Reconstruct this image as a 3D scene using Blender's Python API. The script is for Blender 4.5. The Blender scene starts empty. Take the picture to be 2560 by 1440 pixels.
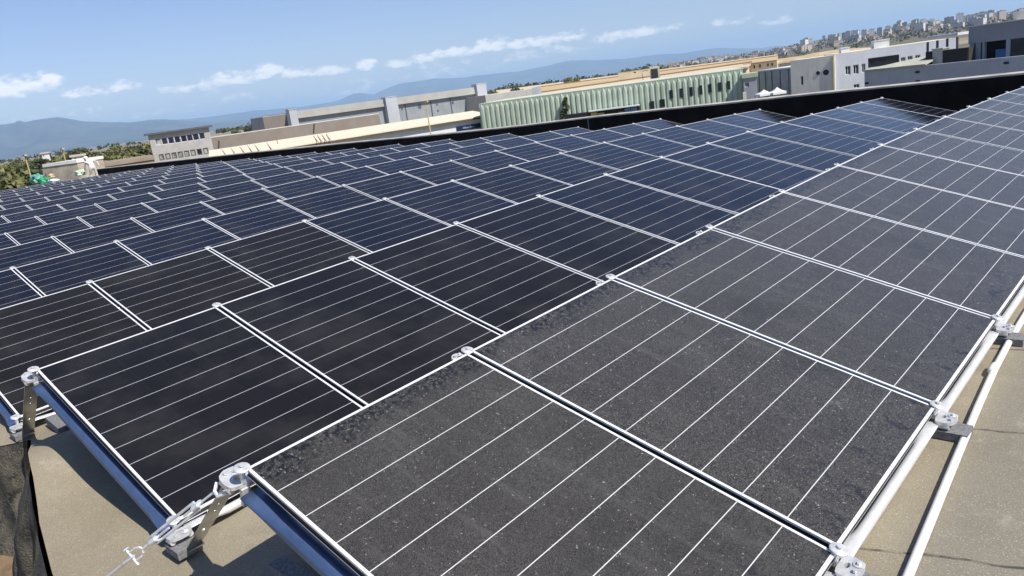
import bpy, bmesh, math, random
from mathutils import Vector, Matrix, Euler, noise
random.seed(7)
S = bpy.context.scene
COL = S.collection
rad = math.radians

# ------------------------------------------------------------------ camera
F_PX, CX, CY = 1873.817, 1280.0, 720.0
C_ROOF = Vector((2.39895, -0.970208, 1.610994))
R_ROOF = Matrix(((0.7276613542, -0.0716771824, 0.6821813066),
                 (0.6701985470, 0.2861083919, -0.6848181479),
                 (-0.1460919613, 0.9555126214, 0.2562279635)))
UP_ROOF = Vector((0.00904274, 0.01090515, 0.99989965))
Q = UP_ROOF.rotation_difference(Vector((0, 0, 1))).to_matrix()   # the roof falls a little to one side
Q4 = Q.to_4x4()
CAM = Q @ C_ROOF
RW = Q @ R_ROOF
cd = bpy.data.cameras.new("camera")
cam = bpy.data.objects.new("camera", cd)
COL.objects.link(cam)
cd.sensor_width = 36.0
cd.lens = 36.0 * F_PX / 2560.0
cd.clip_start, cd.clip_end = 0.05, 90000.0
cam.matrix_world = Matrix.Translation(CAM) @ RW.to_4x4()
S.camera = cam


def ray(px, py):
    return (RW @ Vector(((px - CX) / F_PX, -(py - CY) / F_PX, -1.0))).normalized()


def at(px, py, D):
    """world point seen at (px, py) of the 2560 wide photograph, D metres away along the ground"""
    d = ray(px, py)
    return CAM + d * (D / math.hypot(d.x, d.y))


def on_roof_y(px, py, Y):
    d = Q.transposed() @ ray(px, py)
    return C_ROOF + d * ((Y - C_ROOF.y) / d.y)


# ------------------------------------------------------------------ sun, sky
SUN = (Q @ Vector((0.83, -0.0 + 0.07, 1.0))).normalized()
SUN_EL = math.asin(SUN.z)
SUN_AZ = math.atan2(SUN.x, SUN.y)
sl = bpy.data.lights.new("sun", 'SUN')
sl.energy = 5.0
sl.angle = rad(0.5)
sl.color = (1.0, 0.95, 0.87)
so = bpy.data.objects.new("sun", sl)
COL.objects.link(so)
so.rotation_euler = SUN.to_track_quat('Z', 'Y').to_euler()
S.view_settings.view_transform = 'Standard'
S.view_settings.look = 'None'
S.view_settings.exposure = 0.26
S.view_settings.gamma = 1.0
S.cycles.use_denoising = True
S.cycles.max_bounces = 6
S.cycles.volume_bounces = 2
S.cycles.use_adaptive_sampling = True

W = bpy.data.worlds.new("World")
S.world = W
W.use_nodes = True
nt = W.node_tree
for n in list(nt.nodes):
    nt.nodes.remove(n)
NN, LK = nt.nodes.new, nt.links.new
wout = NN('ShaderNodeOutputWorld')
bg = NN('ShaderNodeBackground')
bg.inputs[1].default_value = 1.0
LK(bg.outputs[0], wout.inputs[0])
sky = NN('ShaderNodeTexSky')
sky.sky_type = 'NISHITA'
sky.sun_disc = False
sky.sun_elevation = SUN_EL
sky.sun_rotation = SUN_AZ
sky.altitude = 50
sky.air_density = 1.0
sky.dust_density = 0.25
sky.ozone_density = 2.0


def wmath(op, a, b=None, c=None):
    n = NN('ShaderNodeMath')
    n.operation = op
    for i, v in enumerate((a, b, c)):
        if v is None:
            continue
        if isinstance(v, (int, float)):
            n.inputs[i].default_value = v
        else:
            LK(v, n.inputs[i])
    return n.outputs[0]


SKY_K = 0.092
skyk = NN('ShaderNodeVectorMath')
skyk.operation = 'SCALE'
skyk.inputs[3].default_value = SKY_K
tint = NN('ShaderNodeVectorMath')
tint.operation = 'MULTIPLY'
tint.inputs[1].default_value = (0.92, 0.90, 1.10)
LK(sky.outputs[0], tint.inputs[0])
LK(tint.outputs[0], skyk.inputs[0])
# clouds: banks of cumulus low over the horizon, by azimuth and height above the horizon
tc = NN('ShaderNodeTexCoord')
sep = NN('ShaderNodeSeparateXYZ')
LK(tc.outputs['Generated'], sep.inputs[0])
az = wmath('ARCTAN2', sep.outputs[0], sep.outputs[1])
el = wmath('ARCSINE', sep.outputs[2])
nz = NN('ShaderNodeTexNoise')
nz.inputs['Scale'].default_value = 52.0
nz.inputs['Detail'].default_value = 7.0
nz.inputs['Roughness'].default_value = 0.60
mp = NN('ShaderNodeMapping')
mp.inputs['Scale'].default_value = (1, 1, 1.9)
LK(tc.outputs['Generated'], mp.inputs[0])
LK(mp.outputs[0], nz.inputs['Vector'])
CLOUDS = [(30, 226, 62, 20, 1.0), (95, 212, 36, 18, .9), (195, 232, 34, 13, .75), (290, 222, 40, 11, .5), (425, 221, 24, 11, .65),
          (490, 222, 34, 9, .45), (585, 200, 55, 14, .85), (665, 183, 40, 17, 1.0), (735, 185, 45, 13, .9), (815, 180, 45, 12, .85),
          (918, 163, 22, 13, .75), (1010, 158, 36, 12, .85), (1080, 143, 55, 14, .95), (1150, 132, 50, 12, .85), (1225, 118, 45, 16, 1.0),
          (1330, 108, 75, 13, .95), (1420, 96, 50, 12, .85), (1530, 96, 45, 11, .75), (1600, 82, 50, 13, .95), (1665, 73, 45, 10, .8),
          (1820, 58, 42, 10, .7), (1940, 54, 30, 10, .75), (390, 285, 50, 8, .45), (860, 228, 60, 14, .3), (1130, 175, 90, 12, .25), (560, 250, 90, 10, .2),
          (200, 285, 80, 8, .2), (1350, 135, 120, 12, .35)]
mask = None
for (px, py, rx, ry, k) in CLOUDS:
    d = ray(px, py)
    a0, e0 = math.atan2(d.x, d.y), math.asin(d.z)
    ra, re = rx / F_PX * 1.3, ry / F_PX * 1.4
    da = wmath('DIVIDE', wmath('SUBTRACT', az, a0), ra)
    de = wmath('DIVIDE', wmath('SUBTRACT', el, e0), re)
    de = wmath('MAXIMUM', de, wmath('MULTIPLY', de, -1.7))
    m = wmath('MULTIPLY', wmath('SUBTRACT', 1.0, wmath('ADD', wmath('MULTIPLY', da, da), wmath('MULTIPLY', de, de))), k)
    mask = m if mask is None else wmath('MAXIMUM', mask, m)
mask = wmath('MAXIMUM', mask, -2.5)
puff = wmath('ADD', mask, wmath('MULTIPLY', wmath('SUBTRACT', nz.outputs[0], 0.49), 4.0))
mr = NN('ShaderNodeMapRange')
mr.interpolation_type = 'SMOOTHSTEP'
LK(puff, mr.inputs[0])
mr.inputs[1].default_value = -0.05
mr.inputs[2].default_value = 1.1
mr.inputs[3].default_value = 0.0
mr.inputs[4].default_value = .86
mixc = NN('ShaderNodeMix')
mixc.data_type = 'RGBA'
LK(mr.outputs[0], mixc.inputs['Factor'])
LK(skyk.outputs[0], mixc.inputs[6])
mixc.inputs[7].default_value = (1.12, 1.08, 1.02, 1)
LK(mixc.outputs[2], bg.inputs[0])


# ------------------------------------------------------------------ materials
def new_mat(name):
    m = bpy.data.materials.new(name)
    m.use_nodes = True
    t = m.node_tree
    return m, t, t.nodes['Principled BSDF']


class T:
    """a few short cuts for shader graphs"""
    def __init__(s, t):
        s.t = t

    def n(s, k):
        return s.t.nodes.new(k)

    def l(s, a, b):
        s.t.links.new(a, b)

    def put(s, v, sock):
        if isinstance(v, (int, float)):
            sock.default_value = v
        elif isinstance(v, tuple):
            sock.default_value = v if len(v) == len(sock.default_value) else (*v, 1)
        else:
            s.l(v, sock)

    def m(s, op, a, b=None, c=None, clamp=False):
        n = s.n('ShaderNodeMath')
        n.operation = op
        n.use_clamp = clamp
        for i, v in enumerate((a, b, c)):
            if v is not None:
                s.put(v, n.inputs[i])
        return n.outputs[0]

    def coords(s, kind='Object'):
        return s.n('ShaderNodeTexCoord').outputs[kind]

    def noise(s, vec, scale, detail=3, rough=.55, out=0):
        n = s.n('ShaderNodeTexNoise')
        s.l(vec, n.inputs['Vector'])
        n.inputs['Scale'].default_value = scale
        n.inputs['Detail'].default_value = detail
        n.inputs['Roughness'].default_value = rough
        return n.outputs[out]

    def ramp(s, v, a, b, lo=0., hi=1., smooth=True):
        n = s.n('ShaderNodeMapRange')
        n.interpolation_type = 'SMOOTHSTEP' if smooth else 'LINEAR'
        s.put(v, n.inputs[0])
        for i, x in enumerate((a, b, lo, hi)):
            n.inputs[i + 1].default_value = x
        return n.outputs[0]

    def mix(s, f, a, b):
        n = s.n('ShaderNodeMix')
        n.data_type = 'RGBA'
        s.put(f, n.inputs['Factor'])
        s.put(a, n.inputs[6])
        s.put(b, n.inputs[7])
        return n.outputs[2]

    def bump(s, h, strength, dist, bsdf):
        n = s.n('ShaderNodeBump')
        n.inputs['Strength'].default_value = strength
        n.inputs['Distance'].default_value = dist
        s.l(h, n.inputs['Height'])
        s.l(n.outputs[0], bsdf.inputs['Normal'])


def plain(name, col, rough=.7, var=.25, scale=3., metal=0., fine=0., bump=0., spec=.5):
    m, t, b = new_mat(name)
    g = T(t)
    v = g.coords()
    n1 = g.noise(v, scale, 4)
    dark = tuple(c * (1 - var) for c in col)
    light = tuple(min(1, c * (1 + var)) for c in col)
    c = g.mix(g.ramp(n1, .3, .7), dark, light)
    if fine:
        n2 = g.noise(v, scale * 25, 2)
        c = g.mix(g.m('MULTIPLY', g.ramp(n2, .35, .7), fine), c, tuple(x * .45 for x in col))
    g.l(c, b.inputs['Base Color'])
    b.inputs['Roughness'].default_value = rough
    b.inputs['Metallic'].default_value = metal
    b.inputs['Specular IOR Level'].default_value = spec
    if bump:
        g.bump(n1, bump, .02, b)
    return m


PL, PW_PITCH, PITCH = 1.65, 1.105581, 2.400692
TILT = 0.278127
SKEW, ARCH, H0 = -0.018519, 0.002492, 0.12
PWID = PW_PITCH - 0.025
NJ = 13


def glass_material(name, dusty, navy=False):
    m, t, b = new_mat(name)
    g = T(t)
    v = g.coords()
    sp = g.n('ShaderNodeSeparateXYZ')
    g.l(v, sp.inputs[0])
    x, y = sp.outputs[0], sp.outputs[1]
    oi = g.n('ShaderNodeObjectInfo')
    rnd = oi.outputs['Random']
    off = g.n('ShaderNodeVectorMath')
    off.operation = 'ADD'
    cmb = g.n('ShaderNodeCombineXYZ')
    g.l(g.m('MULTIPLY', rnd, 37.0), cmb.inputs[0])
    g.l(g.m('MULTIPLY', rnd, 11.0), cmb.inputs[2])
    g.l(v, off.inputs[0])
    g.l(cmb.outputs[0], off.inputs[1])
    vv = off.outputs[0]
    # ten cells up the slope, white ribbons between them
    u = g.m('MULTIPLY', g.m('SUBTRACT', x, 0.012), 10.0 / (PL - .024))
    f = g.m('ABSOLUTE', g.m('SUBTRACT', g.m('FRACT', g.m('ADD', u, .5)), .5))
    inside = g.m('MULTIPLY', g.m('GREATER_THAN', u, .5), g.m('LESS_THAN', u, 9.5))
    line = g.m('MULTIPLY', g.m('LESS_THAN', f, .0105), inside)
    # six cells across, hardly any gap to be seen
    w = g.m('MULTIPLY', y, 6.0 / PWID)
    fw = g.m('ABSOLUTE', g.m('SUBTRACT', g.m('FRACT', g.m('ADD', w, .5)), .5))
    gap = g.m('LESS_THAN', fw, .006)
    cellid = g.n('ShaderNodeCombineXYZ')
    g.l(g.m('FLOOR', u), cellid.inputs[0])
    g.l(g.m('FLOOR', w), cellid.inputs[1])
    g.l(rnd, cellid.inputs[2])
    wn = g.n('ShaderNodeTexWhiteNoise')
    g.l(cellid.outputs[0], wn.inputs['Vector'])
    cell = g.mix(g.m('POWER', rnd, 2.0), (0.0130, 0.0113, 0.0095), (0.0098, 0.0100, 0.0122))
    if navy:
        cell = g.mix(rnd, (0.0088, 0.0108, 0.0185), (0.0092, 0.0125, 0.0260))  # more distant panels: grazing sky reflection mixed into the cell colour
    cell = g.mix(g.m('MULTIPLY', wn.outputs['Value'], .35), cell, (0.016, 0.016, 0.019))
    haze = g.ramp(g.noise(vv, 2.2, 5, .6), .42, .75)
    cell = g.mix(g.m('MULTIPLY', haze, .16), cell, (0.09, 0.085, 0.075))
    cell = g.mix(g.m('MULTIPLY', gap, .35), cell, (0.03, 0.03, 0.034))
    if dusty:
        grit = g.noise(vv, 165, 2, .75)
        grit2 = g.noise(vv, 420, 1, .5)
        big = g.noise(vv, 3.0, 4)
        film = g.mix(g.ramp(big, .3, .7), (0.040, 0.0365, 0.031), (0.062, 0.058, 0.051))
        c = g.mix(g.ramp(grit, .44, .60), (0.012, 0.0115, 0.0105), film)
        c = g.mix(g.m('MULTIPLY', g.ramp(grit2, .52, .66), .6), c, (0.23, 0.21, 0.18))
        stm = g.n('ShaderNodeMapping')
        stm.inputs['Scale'].default_value = (1.2, 9.0, 1.0)
        g.l(vv, stm.inputs[0])
        run = g.ramp(g.noise(stm.outputs[0], 1.6, 5, .65), .50, .72)
        c = g.mix(g.m('MULTIPLY', run, .30), c, (0.115, 0.11, 0.10))
        wet = g.ramp(g.noise(vv, 1.7, 5, .6), .54, .70)
        c = g.mix(g.m('MULTIPLY', wet, .38), c, (0.022, 0.021, 0.02))
        fleck = g.ramp(g.noise(vv, 78, 2, .8), .665, .73)
        c = g.mix(g.m('MULTIPLY', fleck, .8), c, (0.42, 0.40, 0.37))
        # wet black crust under the upper edge, splashes along the lower one
        edge = g.m('ADD', x, g.m('MULTIPLY', g.m('SUBTRACT', g.noise(vv, 4.5, 4), .5), .40))
        top = g.ramp(edge, .06, .17, 1., 0.)
        crust = g.m('MULTIPLY', top, g.ramp(g.noise(vv, 40, 4, .8), .45, .54))
        c = g.mix(g.m('MULTIPLY', crust, .95), c, (0.008, 0.008, 0.008))
        shine = g.m('MULTIPLY', top, g.ramp(g.noise(vv, 70, 3, .8), .60, .68))
        c = g.mix(g.m('MULTIPLY', shine, .7), c, (0.34, 0.33, 0.31))
        low = g.ramp(x, 1.28, 1.62, 0., 1.)
        blot = g.m('MULTIPLY', low, g.ramp(g.noise(vv, 13, 4, .7), .565, .64))
        c = g.mix(g.m('MULTIPLY', blot, .8), c, (0.014, 0.014, 0.018))
        smear = g.m('MULTIPLY', g.ramp(g.noise(vv, 9, 5, .75), .66, .74), g.ramp(g.noise(vv, 120, 2), .45, .6))
        c = g.mix(g.m('MULTIPLY', smear, .55), c, (0.34, 0.33, 0.31))
        b.inputs['Roughness'].default_value = .32
        linecol, linef = (0.66, 0.66, 0.64), .95
        b.inputs['Specular IOR Level'].default_value = .5
        b.inputs['Sheen Weight'].default_value = .10
        b.inputs['Sheen Roughness'].default_value = .4
    else:
        c = cell
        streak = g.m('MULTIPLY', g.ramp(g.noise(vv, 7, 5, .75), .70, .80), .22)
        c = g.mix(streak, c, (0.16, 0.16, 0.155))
        b.inputs['Roughness'].default_value = .13
        linecol, linef = (0.50, 0.50, 0.53), .92
        b.inputs['Specular IOR Level'].default_value = .16
    c = g.mix(g.m('MULTIPLY', line, linef), c, linecol)
    g.l(c, b.inputs['Base Color'])
    wav = g.noise(vv, 1.4, 2)
    g.bump(wav, .05, .02, b)
    return m


M = {}
M['glass'] = glass_material('solar_glass', False)
M['navy'] = glass_material('sky_tinted_solar_glass', False, True)
M['dusty'] = glass_material('dusty_solar_glass', True)
M['alu'] = plain('anodised_aluminium', (.80, .80, .79), .40, .05, 8, metal=.12)
M['galv'] = plain('galvanised_steel', (.74, .75, .76), .36, .12, 30, metal=.5, bump=.06)
M['tube'] = plain('galvanised_tube', (.76, .765, .77), .42, .05, 14, metal=.4)
M['bluetube'] = plain('sky_tinted_galvanised_tube', (.095, .155, .29), .38, .10, 14, metal=.55)  # blue sky reflection of the shaded tubes is put into the base colour
M['plate'] = plain('dull_zinc_plate', (.50, .50, .49), .34, .25, 9, metal=.85)
M['cast'] = plain('cast_zinc', (.70, .70, .69), .42, .16, 30, metal=.45, bump=.15)
M['rubber'] = plain('grey_rubber', (.20, .20, .20), .85, .3, 60, fine=.4)
M['pvc'] = plain('white_pvc', (.80, .79, .75), .35, .04, 5)
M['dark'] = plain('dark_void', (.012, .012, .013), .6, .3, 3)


def roof_material():
    m, t, b = new_mat('mineral_roof_felt')
    g = T(t)
    v = g.coords()
    sp = g.n('ShaderNodeSeparateXYZ')
    g.l(v, sp.inputs[0])
    x, y = sp.outputs[0], sp.outputs[1]
    n1 = g.noise(v, 1.1, 5, .6)
    n2 = g.noise(v, 190, 2, .6)
    n3 = g.noise(v, 9, 4, .65)
    c = g.mix(g.ramp(n1, .32, .68), (0.265, 0.228, 0.155), (0.325, 0.286, 0.202))
    far = g.ramp(g.m('ADD', x, g.m('MULTIPLY', n1, .25)), 1.72, 1.98)
    c = g.mix(g.m('MULTIPLY', far, .75), c, (0.218, 0.202, 0.163))
    c = g.mix(g.m('MULTIPLY', g.ramp(n3, .5, .75), .22), c, (0.45, 0.40, 0.31))
    c = g.mix(g.m('MULTIPLY', g.ramp(n2, .4, .62), .42), c, (0.17, 0.145, 0.10))
    stain = g.m('MULTIPLY', g.ramp(g.noise(v, 2.6, 6, .72), .52, .66), .38)
    c = g.mix(stain, c, (0.15, 0.132, 0.10))
    pale = g.m('MULTIPLY', g.ramp(g.noise(v, 5.2, 5, .75), .58, .70), .35)
    c = g.mix(pale, c, (0.46, 0.43, 0.36))
    speck = g.ramp(g.noise(v, 210, 1), .62, .70)
    c = g.mix(g.m('MULTIPLY', speck, .5), c, (0.60, 0.55, 0.46))
    # overlaps between the felt strips
    wob = g.m('MULTIPLY', g.m('SUBTRACT', g.noise(v, 3, 3), .5), .10)
    yy = g.m('ADD', y, wob)
    s = g.m('ABSOLUTE', g.m('SUBTRACT', g.m('FRACT', g.m('ADD', g.m('DIVIDE', g.m('SUBTRACT', g.m('SUBTRACT', yy, g.m('MULTIPLY', x, .30)), .84), .94), .5)), .5))
    seam = g.m('MULTIPLY', g.ramp(s, .002, .012, 1., 0.), g.m('GREATER_THAN', x, 1.55))
    seam = g.m('MULTIPLY', seam, g.ramp(g.noise(v, 14, 3), .35, .6, .25, .9))
    c = g.mix(seam, c, (0.05, 0.045, 0.04))
    g.l(c, b.inputs['Base Color'])
    b.inputs['Roughness'].default_value = .9
    b.inputs['Specular IOR Level'].default_value = .25
    g.bump(g.m('ADD', n2, g.m('MULTIPLY', n3, 1.5)), .5, .004, b)
    return m


def felt_dark():
    m, t, b = new_mat('worn_bitumen')
    g = T(t)
    v = g.coords()
    n1 = g.noise(v, 4.5, 6, .68)
    n2 = g.noise(v, 90, 2, .6)
    c = g.mix(g.ramp(n1, .35, .7), (0.035, 0.034, 0.030), (0.135, 0.120, 0.085))
    c = g.mix(g.m('MULTIPLY', g.ramp(n2, .5, .7), .45), c, (0.20, 0.175, 0.12))
    c = g.mix(g.ramp(g.noise(v, 8, 5, .7), .58, .66), c, (0.014, 0.014, 0.013))
    g.l(c, b.inputs['Base Color'])
    b.inputs['Roughness'].default_value = .85
    g.bump(g.m('ADD', n1, g.m('MULTIPLY', n2, .2)), .8, .05, b)
    return m


M['roof'] = roof_material()
M['felt'] = felt_dark()
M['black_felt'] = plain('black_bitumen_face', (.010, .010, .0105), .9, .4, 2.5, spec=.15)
M['coping'] = plain('pale_coping', (.42, .39, .34), .8, .25, 3)
M['lower'] = plain('brown_felt', (.20, .135, .075), .9, .35, 6, fine=.3)


# ------------------------------------------------------------------ mesh helpers
def link(name, me, mat, parent=None, mw=None, local=None):
    o = bpy.data.objects.new(name, me)
    COL.objects.link(o)
    for mm in (mat if isinstance(mat, (list, tuple)) else [mat]):
        if mm and len(me.materials) < (len(mat) if isinstance(mat, (list, tuple)) else 1):
            me.materials.append(mm)
    if parent:
        o.parent = parent
    if mw is not None:
        o.matrix_world = mw
    if local is not None:
        o.matrix_local = local
    return o


def empty(name, mw):
    o = bpy.data.objects.new(name, None)
    COL.objects.link(o)
    o.empty_display_size = .2
    o.matrix_world = mw
    return o


def tag(o, label, cat, group=None, kind=None):
    o['label'] = label
    o['category'] = cat
    if group:
        o['group'] = group
    if kind:
        o['kind'] = kind
    return o


def struct(o, kind='structure'):
    o['kind'] = kind
    return o


def mesh(name, verts, faces, smooth=False):
    me = bpy.data.meshes.new(name)
    me.from_pydata([tuple(v) for v in verts], [], faces)
    bm = bmesh.new()
    bm.from_mesh(me)
    bmesh.ops.recalc_face_normals(bm, faces=bm.faces)
    bm.to_mesh(me)
    bm.free()
    if smooth:
        for p in me.polygons:
            p.use_smooth = True
    me.update()
    return me


class MB:
    def __init__(s):
        s.v, s.f = [], []

    def add(s, v, f):
        b = len(s.v)
        s.v += [Vector(x) for x in v]
        s.f += [[b + i for i in q] for q in f]
        return s

    def box(s, x0, x1, y0, y1, z0, z1, mtx=None):
        v = [Vector((x, y, z)) for z in (z0, z1) for y in (y0, y1) for x in (x0, x1)]
        if mtx:
            v = [mtx @ p for p in v]
        return s.add(v, [(0, 1, 3, 2), (4, 6, 7, 5), (0, 4, 5, 1), (2, 3, 7, 6), (0, 2, 6, 4), (1, 5, 7, 3)])

    def loft(s, rings, caps=True):
        n = len(rings[0])
        b = len(s.v)
        for r in rings:
            s.v += [Vector(x) for x in r]
        for i in range(len(rings) - 1):
            for j in range(n):
                k = (j + 1) % n
                s.f.append([b + i * n + j, b + i * n + k, b + (i + 1) * n + k, b + (i + 1) * n + j])
        if caps:
            s.f.append([b + j for j in range(n)][::-1])
            s.f.append([b + (len(rings) - 1) * n + j for j in range(n)])
        return s

    def tube(s, path, r, n=12, caps=True):
        """round bar along a path; r a number or one (across, up) pair for each point"""
        path = [Vector(p) for p in path]
        rings = []
        for i, p in enumerate(path):
            d = (path[min(i + 1, len(path) - 1)] - path[max(i - 1, 0)]).normalized()
            ref = Vector((0, 0, 1)) if abs(d.z) < .9 else Vector((0, 1, 0))
            a = d.cross(ref).normalized()
            u = a.cross(d).normalized()
            ra, ru = (r, r) if isinstance(r, (int, float)) else r[i]
            rings.append([p + a * (ra * math.cos(2 * math.pi * k / n)) + u * (ru * math.sin(2 * math.pi * k / n)) for k in range(n)])
        return s.loft(rings, caps)

    def prism(s, poly, z0, z1, mtx=None):
        n = len(poly)
        v = [Vector((x, y, z0)) for x, y in poly] + [Vector((x, y, z1)) for x, y in poly]
        if mtx:
            v = [mtx @ p for p in v]
        return s.add(v, [list(range(n))[::-1], [n + i for i in range(n)]] + [[i, (i + 1) % n, n + (i + 1) % n, n + i] for i in range(n)])

    def holed(s, poly, hc, hr, z0, z1, mtx=None, n=28):
        """flat plate of the outline poly with a round hole"""
        out, inn = [], []
        c = Vector((hc[0], hc[1]))
        pl = [Vector(p) for p in poly]
        for k in range(n):
            a = 2 * math.pi * k / n
            d = Vector((math.cos(a), math.sin(a)))
            best = None
            for i in range(len(pl)):
                p, q = pl[i], pl[(i + 1) % len(pl)]
                e = q - p
                den = d.x * e.y - d.y * e.x
                if abs(den) < 1e-9:
                    continue
                w = p - c
                tt = (w.x * e.y - w.y * e.x) / den
                ss = (w.x * d.y - w.y * d.x) / den
                if tt > 0 and -1e-6 <= ss <= 1 + 1e-6 and (best is None or tt < best):
                    best = tt
            out.append(c + d * (best or hr * 2))
            inn.append(c + d * hr)
        v = [Vector((p.x, p.y, z)) for z in (z0, z1) for p in out] + [Vector((p.x, p.y, z)) for z in (z0, z1) for p in inn]
        if mtx:
            v = [mtx @ p for p in v]
        f = []
        for k in range(n):
            q = (k + 1) % n
            f += [[k, q, n + q, n + k], [2 * n + k, 3 * n + k, 3 * n + q, 2 * n + q], [n + k, n + q, 3 * n + q, 3 * n + k], [k, 2 * n + k, 2 * n + q, q]]
        return s.add(v, f)

    def disc(s, c, r, h, n=20, axis=None, dome=0.):
        c = Vector(c)
        m = (Vector(axis).to_track_quat('Z', 'Y').to_matrix() if axis else Matrix.Identity(3))
        rings = []
        for (rr, zz) in ((r * .92, 0), (r, .25 * h), (r, .7 * h), (r * .9, h), (r * .35, h + dome)):
            rings.append([c + m @ Vector((rr * math.cos(2 * math.pi * k / n), rr * math.sin(2 * math.pi * k / n), zz)) for k in range(n)])
        return s.loft(rings)

    def me(s, name, smooth=False):
        return mesh(name, s.v, s.f, smooth)

    def obj(s, name, mat, parent=None, mw=None, smooth=False, local=None):
        return link(name, s.me(name, smooth), mat, parent, mw, local)


def auto_smooth(o, deg=35):
    me = o.data
    for p in me.polygons:
        p.use_smooth = True
    bm = bmesh.new()
    bm.from_mesh(me)
    for e in bm.edges:
        if len(e.link_faces) == 2 and e.calc_face_angle(0) > rad(deg):
            e.smooth = False
    bm.to_mesh(me)
    bm.free()
    return o


ORD = ['', 'first', 'second', 'third', 'fourth', 'fifth', 'sixth', 'seventh', 'eighth', 'ninth', 'tenth', 'eleventh', 'twelfth', 'thirteenth',
       'fourteenth', 'fifteenth', 'sixteenth', 'seventeenth', 'eighteenth', 'nineteenth', 'twentieth', 'twenty-first', 'twenty-second',
       'twenty-third', 'twenty-fourth', 'twenty-fifth', 'twenty-sixth', 'twenty-seventh', 'twenty-eighth']


def zr(y):
    """height of the arched roof above its crown line"""
    return -ARCH * (y - 6.0) ** 2


def kink(x):
    """the far third of the roof falls away a little"""
    a = -x - 36.5
    return -.036 * (.5 * (a + math.sqrt(a * a + 1.5)))


def bump(x, y):
    return .11 * math.exp(-((x + 2.42) / .42) ** 2) * max(0., min(1., (.55 - y) / .5)) - .03 * math.exp(-((x + 1.0) / .5) ** 2) * max(0., min(1., (.4 - y) / .5))


# ------------------------------------------------------------------ the roof we stand on
EDGE = [(-62, -.45), (-20, -.40), (-6, -.34), (-4.2, -.42), (-3.5, -.36), (-3.2, -.20), (-3.03, -.03), (-2.80, -.08), (-2.53, -.15), (-2.19, -.22),
        (-1.75, -.33), (-1.27, -.42), (-1.02, -.46), (-.6, -.62), (0, -1.0), (.8, -1.9), (2.0, -2.8), (14, -3.4)]


def resample(pl, st):
    out = [Vector(pl[0])]
    for a, b in zip(pl, pl[1:]):
        a, b = Vector(a), Vector(b)
        k = max(1, min(220, int((b - a).length / st)))
        out += [a + (b - a) * (i / k) for i in range(1, k + 1)]
    return out


edge = resample(EDGE, .05)
YF = 14.9
ys_n = 90
rv, rf = [], []
for p in edge:
    for j in range(ys_n + 1):
        y = p.y + (YF - p.y) * (j / ys_n)
        z = zr(y) + bump(p.x, y) + kink(p.x)
        if j < 4:
            z -= .012 * (1 - j / 4) ** 2
        rv.append((p.x, y, z))
for i in range(len(edge) - 1):
    for j in range(ys_n):
        a = i * (ys_n + 1) + j
        rf.append([a, a + 1, a + ys_n + 2, a + ys_n + 1])
struct(link('roof', mesh('roof', rv, rf, True), M['roof'], mw=Q4))

# crumpled felt that hangs over the broken edge
sv, sf = [], []
SR = 16
for i, p in enumerate(edge):
    a, b = edge[max(0, i - 3)], edge[min(len(edge) - 1, i + 3)]
    d = (b - a).normalized()
    nrm = Vector((d.y, -d.x))
    for r in range(SR + 1):
        s = r / SR
        w = noise.fractal(Vector((p.x * 6.5, p.y * 6.5, s * .9)), .8, 2.0, 4)
        w2 = noise.fractal(Vector((p.x * 2.2, 3 + p.y * 2.2, s * .7)), .8, 2.0, 3)
        o = (.02 + .20 * s + (.09 * w + .12 * w2) * min(1, s * 2.2))
        sv.append((p.x + nrm.x * o, p.y + nrm.y * o, zr(p.y) + kink(p.x) + bump(p.x, p.y) - .012 - .004 * (r > 0) - .78 * s ** 1.15))
for i in range(len(edge) - 1):
    for r in range(SR):
        a = i * (SR + 1) + r
        sf.append([a, a + SR + 1, a + SR + 2, a + 1])
tag(link('roof_edge_felt', mesh('roof_edge_felt', sv, sf, True), M['felt'], mw=Q4),
    'crumpled dark bitumen felt hanging over the curved edge of the sandy roof', 'roofing felt')
lb = MB()
lb.box(-62, 14, -14, 15.1, -.95, -.80)
struct(lb.obj('lower_roof', M['lower'], mw=Q4))
M['factory_wall'] = plain('factory_wall', (.45, .43, .40), .8, .15, .5)
bb = MB()
bb.box(-61.5, 13.5, -13.5, 15.04, -9.4, -.951)
tag(bb.obj('factory_building', M['factory_wall'], mw=Q4), 'factory building that carries the roof with the solar panels', 'building')

# far parapet, black inside face and pale coping
PAR = [(-46.6, .56), (-42.4, .578), (-37.9, .578), (-34.1, .58), (-30.7, .58), (-27.8, .585), (-22.8, .565), (-20.7, .565), (-18.4, .552), (-15.6, .535), (-13.7, .53), (-12.1, .537), (-9.85, .57), (-7.67, .58), (-6, .573), (-4.35, .576), (-3.3, .574), (-2.2, .564), (-1.2, .56), (-.27, .555), (13.5, .54)]


def parapet(pts, y0, y1):
    v, f, cv, cf = [], [], [], []
    for x, z in pts:
        v += [(x, y0, -1.5), (x, y0, z - .03), (x, y1, z - .03), (x, y1, -1.5)]
        cv += [(x, y0 - .012, z - .03), (x, y0 - .012, z), (x, y1 + .03, z + .012), (x, y1 + .03, z - .03)]
    n = len(pts)
    for i in range(n - 1):
        a = 4 * i
        f += [[a, a + 4, a + 5, a + 1], [a + 2, a + 6, a + 7, a + 3], [a + 1, a + 5, a + 6, a + 2], [a, a + 3, a + 7, a + 4]]
        cf += [[a, a + 4, a + 5, a + 1], [a + 1, a + 5, a + 6, a + 2], [a + 2, a + 6, a + 7, a + 3], [a, a + 3, a + 7, a + 4]]
    e = 4 * (n - 1)
    f += [[0, 1, 2, 3], [e, e + 3, e + 2, e + 1]]
    cf += [[0, 1, 2, 3], [e, e + 3, e + 2, e + 1]]
    return mesh('face', v, f), mesh('coping', cv, cf)


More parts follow.
